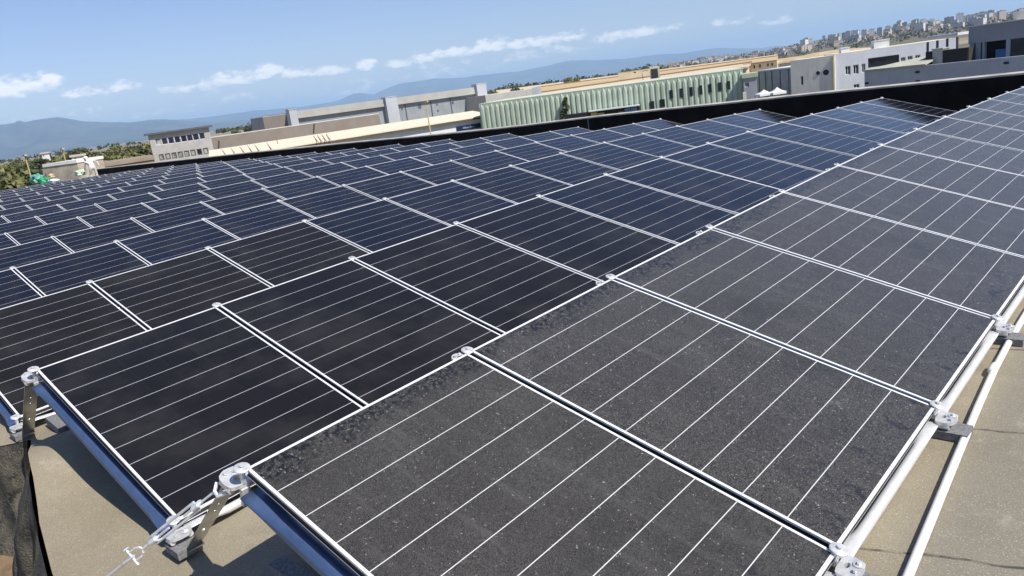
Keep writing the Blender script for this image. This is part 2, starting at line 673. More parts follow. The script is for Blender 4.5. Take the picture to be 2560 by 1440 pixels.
pr = empty('parapet_wall', Q4)
fm, cm = parapet(PAR, YF, YF + .22)
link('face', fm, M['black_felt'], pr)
link('coping', cm, M['coping'], pr)
js = MB()
js.box(-9.745, -9.72, YF - .012, YF - .001, -.2, .525)
js.obj('joint_strip', M['rubber'], pr)
tag(pr, 'long low black parapet with pale coping behind all the panel rows', 'parapet')
p2 = empty('parapet_wall', Q4)
fm, cm = parapet([(-64, -.42), (-58, -.24), (-53.5, -.10)], YF, YF + .22)
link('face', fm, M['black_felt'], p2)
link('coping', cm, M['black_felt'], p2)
tag(p2, 'short black parapet piece beside the green bag, below the trees', 'parapet')

# ------------------------------------------------------------------ solar panels
prof = [(.0115, .0), (.0008, 0.), (0., -.0008), (0., -.009), (.0035, -.010), (.0035, -.029), (-.001, -.030), (-.001, -.035), (.022, -.035), (.022, -.032), (.0115, -.030)]
fmb = MB()
rings = []
for d, z in prof:
    rings.append([Vector((d, d, z)), Vector((PL - d, d, z)), Vector((PL - d, PWID - d, z)), Vector((d, PWID - d, z))])
b0 = 0
for r in rings:
    fmb.v += r
npf = len(prof)
for i in range(npf):
    k = (i + 1) % npf
    for j in range(4):
        q = (j + 1) % 4
        fmb.f.append([4 * i + j, 4 * i + q, 4 * k + q, 4 * k + j])
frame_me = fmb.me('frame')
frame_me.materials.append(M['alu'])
frame_me.materials.append(plain('frame_groove_shade', (.035, .035, .037), .5, .2, 8))  # shadow in the panel gaps, painted near black on the silver frame sides
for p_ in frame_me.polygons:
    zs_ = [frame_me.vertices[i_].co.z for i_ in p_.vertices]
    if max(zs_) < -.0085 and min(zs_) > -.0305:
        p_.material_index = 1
gm = MB()
gm.box(.0105, PL - .0105, .0105, PWID - .0105, -.008, -.0016)
glass_me = gm.me('glass')
glass_me.materials.append(M['glass'])
navy_me = glass_me.copy()
navy_me.materials.clear()
navy_me.materials.append(M['navy'])
dusty_me = glass_me.copy()
dusty_me.materials.clear()
dusty_me.materials.append(M['dusty'])
EX = Vector((math.cos(TILT), 0, -math.sin(TILT)))


def row_y(k, j):
    return SKEW * k + j * PW_PITCH


def top_at(k, y):
    return Vector((-k * PITCH, y, H0 + PL * math.sin(TILT) + zr(y) + kink(-k * PITCH)))


def in_view(pts, margin=0):
    xs, ys = [], []
    for p in pts:
        c = R_ROOF.transposed() @ (p - C_ROOF)
        if c.z > -.05:
            continue
        xs.append(CX - F_PX * c.x / c.z)
        ys.append(CY + F_PX * c.y / c.z)
    return bool(xs) and max(xs) > -margin and min(xs) < 2560 + margin and max(ys) > -margin and min(ys) < 1440 + margin


def row_len(k):
    return 13


def row_words(k):
    return 'dusty front row' if k == 0 else ('%s row behind the dusty one' % ORD[k])


NROWS = 28
rows_used = {}
npan = 0
first_vis = {}
for k in range(NROWS):
    n = row_len(k)
    vis = []
    for j in range(n):
        y0 = row_y(k, j) + .0125
        a = top_at(k, y0)
        b = top_at(k, y0 + PWID)
        if in_view([a, b, a + EX * PL, b + EX * PL], 12):
            vis.append(j)
    rows_used[k] = vis
    for j in vis:
        y0 = row_y(k, j) + .0125
        a = top_at(k, y0)
        b = top_at(k, y0 + PWID)
        ey = (b - a).normalized()
        en = EX.cross(ey).normalized()
        jit = Euler((random.gauss(0, .0022), random.gauss(0, .0030), 0)).to_matrix().to_4x4()
        mw = Matrix(((EX.x, ey.x, en.x, a.x), (EX.y, ey.y, en.y, a.y), (EX.z, ey.z, en.z, a.z), (0, 0, 0, 1)))
        o = empty('solar_panel', Q4 @ mw @ jit)
        if k < 4:
            lab = '%s panel, %s from the near end, %s' % ('dusty speckled grey' if k == 0 else 'dark glossy', ORD[j + 1], row_words(k))
        else:
            lab = 'navy panel, %s from parapet end, %s row behind the dusty one' % (ORD[n - j], ORD[k])
        tag(o, lab, 'solar panel', 'dusty solar panels of the front row' if k == 0 else 'clean dark solar panels in rows')
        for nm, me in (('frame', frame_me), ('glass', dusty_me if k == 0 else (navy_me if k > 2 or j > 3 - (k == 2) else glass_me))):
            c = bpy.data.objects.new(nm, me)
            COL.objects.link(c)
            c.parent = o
        npan += 1

# ------------------------------------------------------------------ mounting hardware
NRM = Vector((math.sin(TILT), 0, math.cos(TILT)))
TM = Matrix(((EX.x, 0, NRM.x), (0, 1, 0), (EX.z, 0, NRM.z))).to_4x4()          # panel plane axes
NODE = [(-.012, -.060), (.0, -.030), (.0, .030), (-.012, .055), (-.060, .062), (-.125, .048), (-.150, .020), (-.150, -.030), (-.118, -.062), (-.060, -.068)]


def disc_me():
    m = MB()
    m.disc((-.006, 0, .0015), .029, .007, 22, None, .002)
    m.disc((-.006, 0, .0135), .009, .005, 8)
    m.disc((-.006, 0, -.062), .010, .062, 10)
    m.v = [TM @ p for p in m.v]
    return m.me('clamp_disc', False)


def node_me():
    m = MB()
    t = TM @ Matrix.Translation((0, 0, -.052))
    m.holed(NODE, (-.052, .0), .030, -.007, .007, t)
    m.disc((-.115, .018, .007), .013, .010, 6)
    m.disc((-.118, -.030, .007), .013, .010, 6)
    for q in range(-2 * 43, 0):
        pass
    o = len(m.v) - 2 * 5 * 6
    n5 = 5 * 6
    for i in range(len(m.v) - 2 * (5 * 20) if False else o, len(m.v)):
        m.v[i] = t @ m.v[i]
    m.tube([t @ Vector((-.03, -.055, -.012)), t @ Vector((-.10, -.058, -.012))], .012, 8)
    m.tube([t @ Vector((-.03, .05, -.012)), t @ Vector((-.10, .052, -.012))], .012, 8)
    return m.me('node_plate', False)


clamp_me, nodep_me = disc_me(), None


def hexbolt(m, c, mtx, r=.012, h=.009):
    n = 6
    m.loft([[mtx @ (Vector(c) + Vector((r * math.cos(math.pi * i / 3), r * math.sin(math.pi * i / 3), z))) for i in range(n)] for z in (0, h)])


def node_mesh(flip):
    """cast corner plate; flip: for the lower edge, where it points down the slope and lies level"""
    m = MB()
    if flip:
        t = Matrix.Translation((0.006, 0, -.050)) @ Matrix.Diagonal((.50, .85, 1, 1))
        poly = [(-x, y) for x, y in NODE][::-1]
        sx = -1
    else:
        t = TM @ Matrix.Translation((0, 0, -.066)) @ Matrix.Diagonal((.74, .80, 1, 1))
        poly, sx = NODE, 1
    m.holed(poly, (sx * -.054, 0.), .022 if not flip else .017, -.007, .007, t)
    hexbolt(m, (sx * -.112, .022, .009), t)
    hexbolt(m, (sx * -.116, -.028, .009), t)
    m.disc(t @ Vector((sx * -.112, .022, .0085)), .019, .002, 14)
    m.tube([t @ Vector((sx * -.02, -.052, -.014)), t @ Vector((sx * -.112, -.050, -.014))], .013, 8)
    m.tube([t @ Vector((sx * -.02, .050, -.014)), t @ Vector((sx * -.112, .040, -.014))], .013, 8)
    m.box(-.012, .012, -.020, .020, -.085, -.012, t)
    return m.me('node_plate')


node_up, node_lo = node_mesh(False), node_mesh(True)
clamp_me.materials.append(M['cast'])
node_up.materials.append(M['cast'])
node_lo.materials.append(M['cast'])


def put(name, me, parent, loc=(0, 0, 0)):
    o = bpy.data.objects.new(name, me)
    COL.objects.link(o)
    o.parent = parent
    o.location = loc
    return o


# the perforated strap that stands from a row's lower corner to the next row's upper corner
def brace_mesh(dx, dz):
    m = MB()
    p0, p1 = Vector((-.115, 0, -.075)), Vector((-dx, 0, -dz + .012))
    d = (p1 - p0).normalized()
    n = Vector((0, 1, 0)).cross(d).normalized()
    Lb = (p1 - p0).length
    t = Matrix(((d.x, 0, n.x, p0.x), (d.y, 1, n.y, p0.y), (d.z, 0, n.z, p0.z), (0, 0, 0, 1)))
    cut = [0, .10, .26, .36, .46, .62, .78, 1.0]
    for i, (a, b) in enumerate(zip(cut, cut[1:])):
        poly = [(a * Lb, -.036), (b * Lb, -.036), (b * Lb, .036), (a * Lb, .036)]
        if i in (2, 3, 5):
            m.holed(poly, ((a + b) / 2 * Lb, 0), .007 if i < 5 else .012, -.0025, .0025, t, 24)
        else:
            m.prism(poly, -.0025, .0025, t)
    foot = Matrix.Translation(p1)
    m.box(-.09, .03, -.036, .036, -.004, .003, foot)
    me = m.me('brace_strap')
    me.materials.append(M['plate'])
    return me


GAPX = PITCH - PL * math.cos(TILT)
brace_me = brace_mesh(GAPX - .11, PL * math.sin(TILT) + H0 - .012)
pad = MB()
pad.box(-.06, .07, -.06, .045, 0, .035)
pad_me = pad.me('rubber_pad')
pad_me.materials.append(M['rubber'])


def upper_bracket(k, j):
    y = row_y(k, j)
    o = empty('panel_bracket', Q4 @ Matrix.Translation(top_at(k, y)))
    put('clamp_disc', clamp_me, o)
    if k < 1 or j == 0:
        put('node_plate', node_up, o)
    if k == 0 and j > 0:
        o.children[1].scale = (.82, .7, 1)
    if k > 3:
        o.children[0].scale = (.8, .8, .8)
    if (j == 0 and k < 4) or (k == 0 and j < 8):
        put('brace_strap', brace_me, o)
    n = row_len(k)
    if k < 4:
        w = 'at the near end' if j == 0 else 'at %s joint from near end' % ORD[j]
    else:
        w = 'at the parapet end' if j == n else 'at %s joint from parapet' % ORD[n - j]
    tag(o, 'silver clamp %s, %s' % (w, row_words(k)), 'clamp', 'clamps along the upper panel edges')


nbr = 0
for k in range(NROWS):
    for j in range(row_len(k) + 1):
        p = top_at(k, row_y(k, j))
        if in_view([p], 6) and nbr < 300:
            upper_bracket(k, j)
            nbr += 1


def lower_bracket(k, j):
    y = row_y(k, j)
    p = top_at(k, y) + EX * PL
    o = empty('foot_bracket', Q4 @ Matrix.Translation(p))
    c = put('clamp_disc', clamp_me, o, (.012, 0, 0))
    put('node_plate', node_lo, o)
    put('rubber_pad', pad_me, o, (.06, 0, zr(y) - p.z + .002))
    w = 'near end' if j == 0 else '%s joint' % ORD[j]
    tag(o, 'white metal foot bracket, %s, lower edge of the %s' % (w, row_words(k)), 'bracket', 'foot brackets along the lower panel edges')


for k, js_ in ((0, range(0, 7)), (1, (0,)), (2, (0,)), (3, (0,))):
    for j in js_:
        lower_bracket(k, j)


def flat_tube(length, bow=0.0):
    """round tube squeezed flat at both ends"""
    pts, rr = [], []
    N = 26
    for i in range(N + 1):
        s = i / N
        e = min(s, 1 - s) * length
        f = max(0., min(1., (e - .05) / .16))
        f = f * f * (3 - 2 * f)
        pts.append((0, s * length, -.022 * f + bow * f))
        rr.append((.031 - .011 * f, .006 + .014 * f))
    return pts, rr


pts, rr = flat_tube(PW_PITCH - .085)
tb = MB()
tb.tube([Vector((p[0], p[1] + .0425, p[2])) for p in pts], rr, 18)
tube_row_me = tb.me('tube', True)
tube_row_me.materials.append(M['tube'])


def row_tube(k, j):
    ya, yb = row_y(k, j), row_y(k, j + 1)
    a = top_at(k, ya) + EX * PL + Vector((-.004, 0, -.060))
    b = top_at(k, yb) + EX * PL + Vector((-.004, 0, -.060))
    ey = (b - a).normalized()
    ex = Vector((1, 0, 0))
    ez = ex.cross(ey).normalized()
    mw = Matrix(((ex.x, ey.x, ez.x, a.x), (ex.y, ey.y, ez.y, a.y), (ex.z, ey.z, ez.z, a.z), (0, 0, 0, 1)))
    o = bpy.data.objects.new('support_tube', tube_row_me)
    COL.objects.link(o)
    o.matrix_world = Q4 @ mw
    tag(o, 'white tube under lower edge, %s panel, %s' % (ORD[j + 1], row_words(k)), 'tube', 'tubes along the lower panel edges')


for k, js_ in ((0, range(0, 6)), (1, (0,)), (2, (0,)), (3, (0,))):
    for j in js_:
        row_tube(k, j)

# slope tubes under the panel joints, from foot to upper clamp
LS = PL - .06
pts, rr = flat_tube(LS, -.012)
tb = MB()
tb.tube([Vector((p[0], p[1], p[2])) for p in pts], [(a * 1.85, b * 1.75) for a, b in rr], 18)
slope_me = tb.me('tube', True)
slope_me.materials.append(M['bluetube'])


def slope_tube(k, j):
    y = row_y(k, j)
    a = top_at(k, y) + EX * .03 - NRM * .088 + Vector((0, .020, 0))
    ey = EX
    ex = Vector((0, -1, 0))
    ez = ex.cross(ey).normalized()
    mw = Matrix(((ex.x, ey.x, ez.x, a.x), (ex.y, ey.y, ez.y, a.y), (ex.z, ey.z, ez.z, a.z), (0, 0, 0, 1)))
    o = bpy.data.objects.new('slope_tube', slope_me)
    COL.objects.link(o)
    o.matrix_world = Q4 @ mw
    w = 'open near end' if j == 0 else '%s joint' % ORD[j]
    tag(o, 'blue-grey tube sloping under the panel edge, %s, %s' % (w, row_words(k)), 'tube', 'sloping tubes under the panel joints')


for k in range(0, 3):
    for j in (0,):
        slope_tube(k, j)
slope_tube(3, 0)

# loose pads on the roof under the open edges
for (x, y, rz, lab) in ((-2.98, .13, -.05, 'small grey rubber pad lying on the roof in front of the perforated strap'),
                        (-.06, .12, -.02, 'small grey rubber pad lying under the open edge of the dusty front row')):
    pb = MB()
    pb.box(-.16, .16, -.035, .035, 0, .05)
    o = pb.obj('rubber_pad', M['rubber'], mw=Q4 @ Matrix.Translation((x, y, zr(y) + bump(x, y) + .003)) @ Matrix.Rotation(rz, 4, 'Z'))
    tag(o, lab, 'pad')

# turnbuckle from the front row's upper corner down over the foot bracket
tp = top_at(0, row_y(0, 0))
A = Vector((-.11, -.035, tp.z - .070))
B = Vector((-.45, -.30, .15))
td = (B - A).normalized()
ts = td.cross((C_ROOF - A).normalized()).normalized()
tl = (B - A).length
tk = empty('turnbuckle', Q4 @ Matrix.Translation(A))


def tpt(s, a=0., u=0.):
    return td * (s * tl) + ts * a + td.cross(ts) * -u


m = MB()
m.tube([tpt(.28, .016), tpt(.74, .016)], .0055, 10)
m.tube([tpt(.28, -.016), tpt(.74, -.016)], .0055, 10)
m.tube([tpt(.25), tpt(.31)], [(.021, .012)] * 2, 10)
m.tube([tpt(.71), tpt(.77)], [(.021, .012)] * 2, 10)
m.obj('body', M['galv'], tk)
m = MB()
m.tube([tpt(.0, .02), tpt(-.015, .012), tpt(-.02, 0), tpt(-.015, -.012), tpt(.0, -.02), tpt(.06, -.017), tpt(.09, -.006), tpt(.12, 0), tpt(.42, 0)], .0045, 8)
m.obj('eye_rod', M['galv'], tk)
m = MB()
m.tube([tpt(.58), tpt(.875)], .0045, 8)
m.tube([tpt(1.0, .019), tpt(.92, .020), tpt(.885, .012), tpt(.87, 0), tpt(.885, -.012), tpt(.92, -.020), tpt(1.0, -.019)], .0048, 8)
m.tube([tpt(.99, -.036), tpt(.99, .040)], .0055, 8)
m.disc(tpt(.99, .034), .014, .007, 10, ts)
m.obj('fork', M['galv'], tk)
m = MB()
m.tube([tpt(.975), tpt(1.03), tpt(1.08)], [(.009, .005), (.012, .006), (.007, .007)], 8)
m.tube([tpt(1.06), tpt(1.12, 0, -.01), tpt(1.25, 0, -.02), tpt(1.6, 0, -.03), tpt(1.9, 0.05, -.06)], .006, 8)
m.obj('cable', M['galv'], tk)
m = MB()
m.tube([tpt(-.03, -.014, .0), tpt(.0, -.03, .02), tpt(.05, -.02, .03), tpt(.06, .0, .02), tpt(.03, .02, .0)], .007, 8)
m.obj('shackle', M['galv'], tk)
tag(tk, 'shiny steel turnbuckle pulling a cable from the upper corner of the dusty row', 'turnbuckle')

# white conduit on the roof along the front row
cp = [(1.83, .0), (1.79, .5), (1.766, .95), (1.750, 1.23), (1.734, 1.49), (1.715, 1.8), (1.697, 2.1), (1.676, 2.45), (1.654, 2.89), (1.643, 3.31), (1.64, 3.76), (1.645, 4.4), (1.66, 5.5), (1.66, 8), (1.68, 11), (1.70, 14)]
cp = [(x + .012, y) for x, y in cp]
ct = empty('conduit', Q4 @ Matrix.Translation((1.75, 1.23, zr(1.23))))
cz0 = zr(1.23)


def cpt(x, y, dz=.022):
    return (x - 1.75, y - 1.23, zr(y) - cz0 + dz)


m = MB()
m.tube([cpt(x, y, .018) for x, y in cp], .0155, 14)
m.obj('pipe', M['pvc'], ct, smooth=True)
m = MB()
ia = [cpt(1.667, 2.84), cpt(1.662, 2.94)]
m.tube([cpt(1.6665, 2.84), cpt(1.6635, 2.86), cpt(1.662, 2.92), cpt(1.661, 2.94)], [(.0165,) * 2, (.0205,) * 2, (.0205,) * 2, (.0165,) * 2], 16)
m.obj('coupling', M['pvc'], ct, smooth=True)
tag(ct, 'thin white plastic conduit lying on the roof along the dusty front row', 'conduit')


# ------------------------------------------------------------------ surroundings: builders
GZ = -9.5
MATC = {}


def wallmat(name, col, rough=.75, var=.12, scale=.6, streak=.0):
    if name in MATC:
        return MATC[name]
    m, t, b = new_mat(name)
    g = T(t)
    v = g.coords()
    n1 = g.noise(v, scale, 5, .6)
    c = g.mix(g.ramp(n1, .3, .7), tuple(x * (1 - var) for x in col), tuple(min(1, x * (1 + var)) for x in col))
    if streak:
        mpn = g.n('ShaderNodeMapping')
        mpn.inputs['Scale'].default_value = (1.6, 1.6, .12)
        g.l(v, mpn.inputs[0])
        st = g.ramp(g.noise(mpn.outputs[0], 1.8, 4, .7), .52, .72)
        c = g.mix(g.m('MULTIPLY', st, streak), c, tuple(x * .45 for x in col))
    g.l(c, b.inputs['Base Color'])
    b.inputs['Roughness'].default_value = rough
    b.inputs['Specular IOR Level'].default_value = .3
    MATC[name] = m
    return m


def pane_mat(name, col):
    if name not in MATC:
        MATC[name] = plain(name, col, .18, .5, 1.2)
    return MATC[name]


WIN_DARK = pane_mat('dark_pane', (.018, .022, .03))
WIN_BLUE = pane_mat('blue_black_pane', (.012, .016, .04))
WIN_BLIND = pane_mat('pane_with_blind', (.30, .29, .26))
FRAME_W = wallmat('white_window_frame', (.72, .72, .70))
FRAME_D = wallmat('dark_window_frame', (.10, .10, .10))


class Facade:
    """an upright wall face from plan point A to plan point B; pixel rectangles are turned into places on it"""
    def __init__(s, a, b, ztop=None):
        pa, pb = at(*a), at(*b)
        s.A = Vector((pa.x, pa.y))
        s.B = Vector((pb.x, pb.y))
        s.top = (pa.z + pb.z) / 2 if ztop is None else ztop
        s.L = (s.B - s.A).length
        s.d = (s.B - s.A) / s.L
        s.n = Vector((s.d.y, -s.d.x))
        if s.n.dot(Vector((CAM.x, CAM.y)) - s.A) < 0:
            s.n = -s.n
        s.mw = Matrix(((s.d.x, -s.n.x, 0, s.A.x), (s.d.y, -s.n.y, 0, s.A.y), (0, 0, 1, 0), (0, 0, 0, 1)))   # local: x along, y into the building, z world height
        s.mw.translation.z = 0

    def hit(s, px, py, off=0.):
        d = ray(px, py)
        den = d.x * s.n.x + d.y * s.n.y
        w = (s.A + s.n * off) - Vector((CAM.x, CAM.y))
        t = (w.x * s.n.x + w.y * s.n.y) / den
        p = CAM + d * t
        return (Vector((p.x, p.y)) - s.A).dot(s.d), p.z

    def rect(s, x0, y0, x1, y1, off=0.):
        xm, ym = (x0 + x1) / 2, (y0 + y1) / 2
        u0, u1 = s.hit(x0, ym, off)[0], s.hit(x1, ym, off)[0]
        z0, z1 = s.hit(xm, y1, off)[1], s.hit(xm, y0, off)[1]
        return min(u0, u1), max(u0, u1), min(z0, z1), max(z0, z1)


def wall_with_openings(L, z0, z1, depth, rects, rev=.18):
    m = MB()
    us = sorted({0., L} | {u for r in rects for u in r[:2]})
    zs = sorted({z0, z1} | {z for r in rects for z in r[2:4]})
    for i in range(len(us) - 1):
        for j in range(len(zs) - 1):
            uc, zc = (us[i] + us[i + 1]) / 2, (zs[j] + zs[j + 1]) / 2
            if any(r[0] < uc < r[1] and r[2] < zc < r[3] for r in rects):
                continue
            m.add([(us[i], 0, zs[j]), (us[i + 1], 0, zs[j]), (us[i + 1], 0, zs[j + 1]), (us[i], 0, zs[j + 1])], [(0, 1, 2, 3)])
    for (a, b, c, d) in [r[:4] for r in rects]:
        m.add([(a, 0, c), (b, 0, c), (b, 0, d), (a, 0, d), (a, rev, c), (b, rev, c), (b, rev, d), (a, rev, d)], [(0, 4, 5, 1), (1, 5, 6, 2), (2, 6, 7, 3), (3, 7, 4, 0)])
    m.add([(0, 0, z0), (L, 0, z0), (L, 0, z1), (0, 0, z1), (0, depth, z0), (L, depth, z0), (L, depth, z1), (0, depth, z1)],
          [(0, 4, 7, 3), (1, 2, 6, 5), (4, 5, 6, 7), (3, 7, 6, 2)])
    return m


def window(root, r, mat=None, frame=None, bars=1, rev=.18, fw=.07, name='window'):
    a, b, c, d = r[:4]
    m = MB()
    y0, y1 = rev - .07, rev - .01
    m.box(a, a + fw, y0, y1, c, d).box(b - fw, b, y0, y1, c, d).box(a + fw, b - fw, y0, y1, c, c + fw).box(a + fw, b - fw, y0, y1, d - fw, d)
    for i in range(1, bars + 1):
        x = a + (b - a) * i / (bars + 1)
        m.box(x - fw * .4, x + fw * .4, y0 + .005, y1 - .005, c + fw, d - fw)
    w = m.obj(name, frame or FRAME_W, root)
    p = MB()
    p.box(a, b, rev - .012, rev + .02, c, d)
    p.obj('pane', mat or WIN_DARK, w)
    return w


def building(name, label, cat, fc, depth, wm, rm, wins=(), z0=GZ, over=.0, roof_t=.18, **kw):
    root = empty(name, fc.mw)
    rects = []
    for w in wins:
        r = fc.rect(*w[:4])
        rects.append((max(.15, r[0]), min(fc.L - .15, r[1]), r[2], min(r[3], fc.top - .1)))
    wall_with_openings(fc.L, z0, fc.top, depth, rects).obj('wall', wm, root)
    for w, r in zip(wins, rects):
        o = w[4] if len(w) > 4 else {}
        window(root, r, **o)
    if rm:
        m = MB()
        m.box(-over, fc.L + over, -over, depth + over, fc.top + .003, fc.top + .003 + roof_t)
        m.obj('roof', rm, root)
    tag(root, label, cat)
    return root


# ------------------------------------------------------------------ ground, fields, mountains
def ground_material():
    m, t, b = new_mat('dry_plain')
    g = T(t)
    v = g.coords()
    n1 = g.noise(v, .004, 5, .6)
    n2 = g.noise(v, .02, 4, .6)
    vo = g.n('ShaderNodeTexVoronoi')
    vo.inputs['Scale'].default_value = .0045
    g.l(v, vo.inputs['Vector'])
    c = g.mix(g.ramp(n1, .4, .6), (0.24, 0.20, 0.125), (0.36, 0.29, 0.185))
    fld = g.n('ShaderNodeSeparateColor')
    g.l(vo.outputs['Color'], fld.inputs[0])
    c = g.mix(g.m('MULTIPLY', g.m('GREATER_THAN', fld.outputs[0], .55), .6), c, (0.055, 0.065, 0.03))
    c = g.mix(g.m('MULTIPLY', g.ramp(n2, .55, .7), .5), c, (0.035, 0.045, 0.02))
    g.l(c, b.inputs['Base Color'])
    b.inputs['Roughness'].default_value = .95
    return m


gv = MB()
gv.add([(-32000, -3000, GZ), (30000, -3000, GZ), (30000, 34000, GZ), (-32000, 34000, GZ)], [(0, 1, 2, 3)])
struct(gv.obj('ground', ground_material()))


def mountain_material(name, c1, c2):
    m, t, b = new_mat(name)
    g = T(t)
    v = g.coords()
    n1 = g.noise(v, .0016, 6, .65)
    c = g.mix(g.ramp(n1, .4, .62), c1, c2)
    g.l(c, b.inputs['Base Color'])
    b.inputs['Roughness'].default_value = 1.
    return m


def interp(pts, x):
    for (x0, y0), (x1, y1) in zip(pts, pts[1:]):
        if x <= x1:
            f = (x - x0) / (x1 - x0)
            return y0 + (y1 - y0) * f
    return pts[-1][1]


def range_of_hills(name, ridge, D, foot, back, mat, x0, x1, rough, seed, n=200):
    v, f = [], []
    R = 14
    for i in range(n + 1):
        px = x0 + (x1 - x0) * i / n
        py = interp(ridge, px)
        top = at(px, py, D).z
        hor = ray(px, py)
        h = Vector((hor.x, hor.y)).normalized()
        for r in range(R + 1):
            s = r / R
            if s <= .65:
                q = s / .65
                d = D - foot * (1 - q)
                z = GZ - 6 + (top - GZ + 6) * (q ** 1.25)
            else:
                q = (s - .65) / .35
                d = D + back * q
                z = top + (GZ - 30 - top) * q
            e = noise.fractal(Vector((px * .013, s * 7, seed)), .9, 2.1, 5)
            if 0 < s and s != .65:
                z += e * rough * (top - GZ) * min(1, s * 3) * (1 - abs(s - .65)) * (0 if abs(s - .65) < .04 else 1)
            z = min(z, GZ - 6 + (top - GZ + 6) * 1.0)
            p = CAM.xy + h * d
            v.append((p.x, p.y, z))
    for i in range(n):
        for r in range(R):
            a = i * (R + 1) + r
            f.append([a, a + 1, a + R + 2, a + R + 1])
    return struct(link(name, mesh(name, v, f, True), mat))


def jag(pts, amp, seed, step=9):
    out = []
    x = pts[0][0]
    while x <= pts[-1][0]:
        out.append((x, interp(pts, x) + amp * noise.fractal(Vector((x * .02, seed, 0)), .8, 2., 4)))
        x += step
    return out


RIDGE_FAR = jag([(-700, 300), (0, 318), (200, 318), (420, 300), (520, 292), (640, 276), (760, 266), (850, 250), (880, 236), (905, 230), (930, 236), (1000, 208), (1090, 196), (1150, 194),
                 (1210, 186), (1300, 178), (1370, 163), (1425, 150), (1500, 150), (1560, 147), (1640, 136), (1700, 134), (1770, 122), (1810, 118), (1850, 121),
                 (1900, 120), (2100, 100), (2600, 60)], 2.2, 5.)
range_of_hills('mountains', RIDGE_FAR, 21000, 5000, 3000, mountain_material('far_mountain', (.035, .042, .050), (.085, .085, .08)), -700, 2600, .22, 3.)
RIDGE_NEAR = jag([(-700, 330), (-200, 315), (0, 311), (60, 304), (110, 296), (140, 291), (175, 297), (215, 304), (260, 304), (330, 306), (380, 298), (420, 298), (470, 303), (540, 304),
                  (620, 300), (700, 300), (800, 300), (900, 296)], 1.8, 9.)
range_of_hills('hills', RIDGE_NEAR, 14500, 5200, 2500, mountain_material('near_hill', (.030, .038, .042), (.085, .085, .075)), -700, 900, .25, 8.)

# the town's hill
HILL = [(1500, 190), (1600, 172), (1700, 152), (1760, 141), (1850, 133), (1920, 124), (1990, 106), (2050, 96), (2110, 84), (2190, 78), (2230, 66), (2300, 50), (2400, 44), (2470, 36), (2520, 30), (2560, 19), (2700, -10), (3000, -40)]
HN, HF = 900., 2400.


def hill_point(px, t):
    py = interp(HILL, px)
    top = at(px, py + 6, HF).z
    d = ray(px, py)
    h = Vector((d.x, d.y)).normalized()
    D = HN + (HF - HN) * t
    z = GZ + (top - GZ) * t ** 1.1
    p = CAM.xy + h * D
    return Vector((p.x, p.y, z))


v, f = [], []
HC, HR = 90, 14
for i in range(HC + 1):
    px = 1500 + 1500 * i / HC
    for r in range(HR + 2):
        if r <= HR:
            p = hill_point(px, r / HR)
        else:
            p = hill_point(px, 1.)
            d = ray(px, 200)
            p = Vector((*(p.xy + Vector((d.x, d.y)).normalized() * 1500), GZ - 5))
        v.append(p)
for i in range(HC):
    for r in range(HR + 1):
        a = i * (HR + 2) + r
        f.append([a, a + 1, a + HR + 3, a + HR + 2])
struct(link('town_hill', mesh('town_hill', v, f, True), mountain_material('town_hill_scrub', (.11, .105, .07), (.20, .17, .12))))


# ------------------------------------------------------------------ town blocks on the hill
def block_material(name, col):
    m, t, b = new_mat(name)
    g = T(t)
    v = g.coords()
    sp = g.n('ShaderNodeSeparateXYZ')
    g.l(v, sp.inputs[0])
    h = g.m('ADD', sp.outputs[0], sp.outputs[1])
    fx = g.m('FRACT', g.m('DIVIDE', h, 3.6))
    fz = g.m('FRACT', g.m('DIVIDE', sp.outputs[2], 3.1))
    wx = g.m('MULTIPLY', g.m('GREATER_THAN', fx, .3), g.m('LESS_THAN', fx, .72))
    wz = g.m('MULTIPLY', g.m('GREATER_THAN', fz, .3), g.m('LESS_THAN', fz, .75))
    ge = g.n('ShaderNodeNewGeometry')
    sn = g.n('ShaderNodeSeparateXYZ')
    g.l(ge.outputs['Normal'], sn.inputs[0])
    side = g.m('LESS_THAN', g.m('ABSOLUTE', sn.outputs[2]), .5)
    win = g.m('MULTIPLY', g.m('MULTIPLY', wx, wz), side)
    oi = g.n('ShaderNodeObjectInfo')
    c = g.mix(oi.outputs['Random'], tuple(x * .75 for x in col), tuple(min(1, x * 1.15) for x in col))
    c = g.mix(g.m('MULTIPLY', win, .55), c, (.09, .10, .115))
    g.l(c, b.inputs['Base Color'])
    b.inputs['Roughness'].default_value = .8
    return m


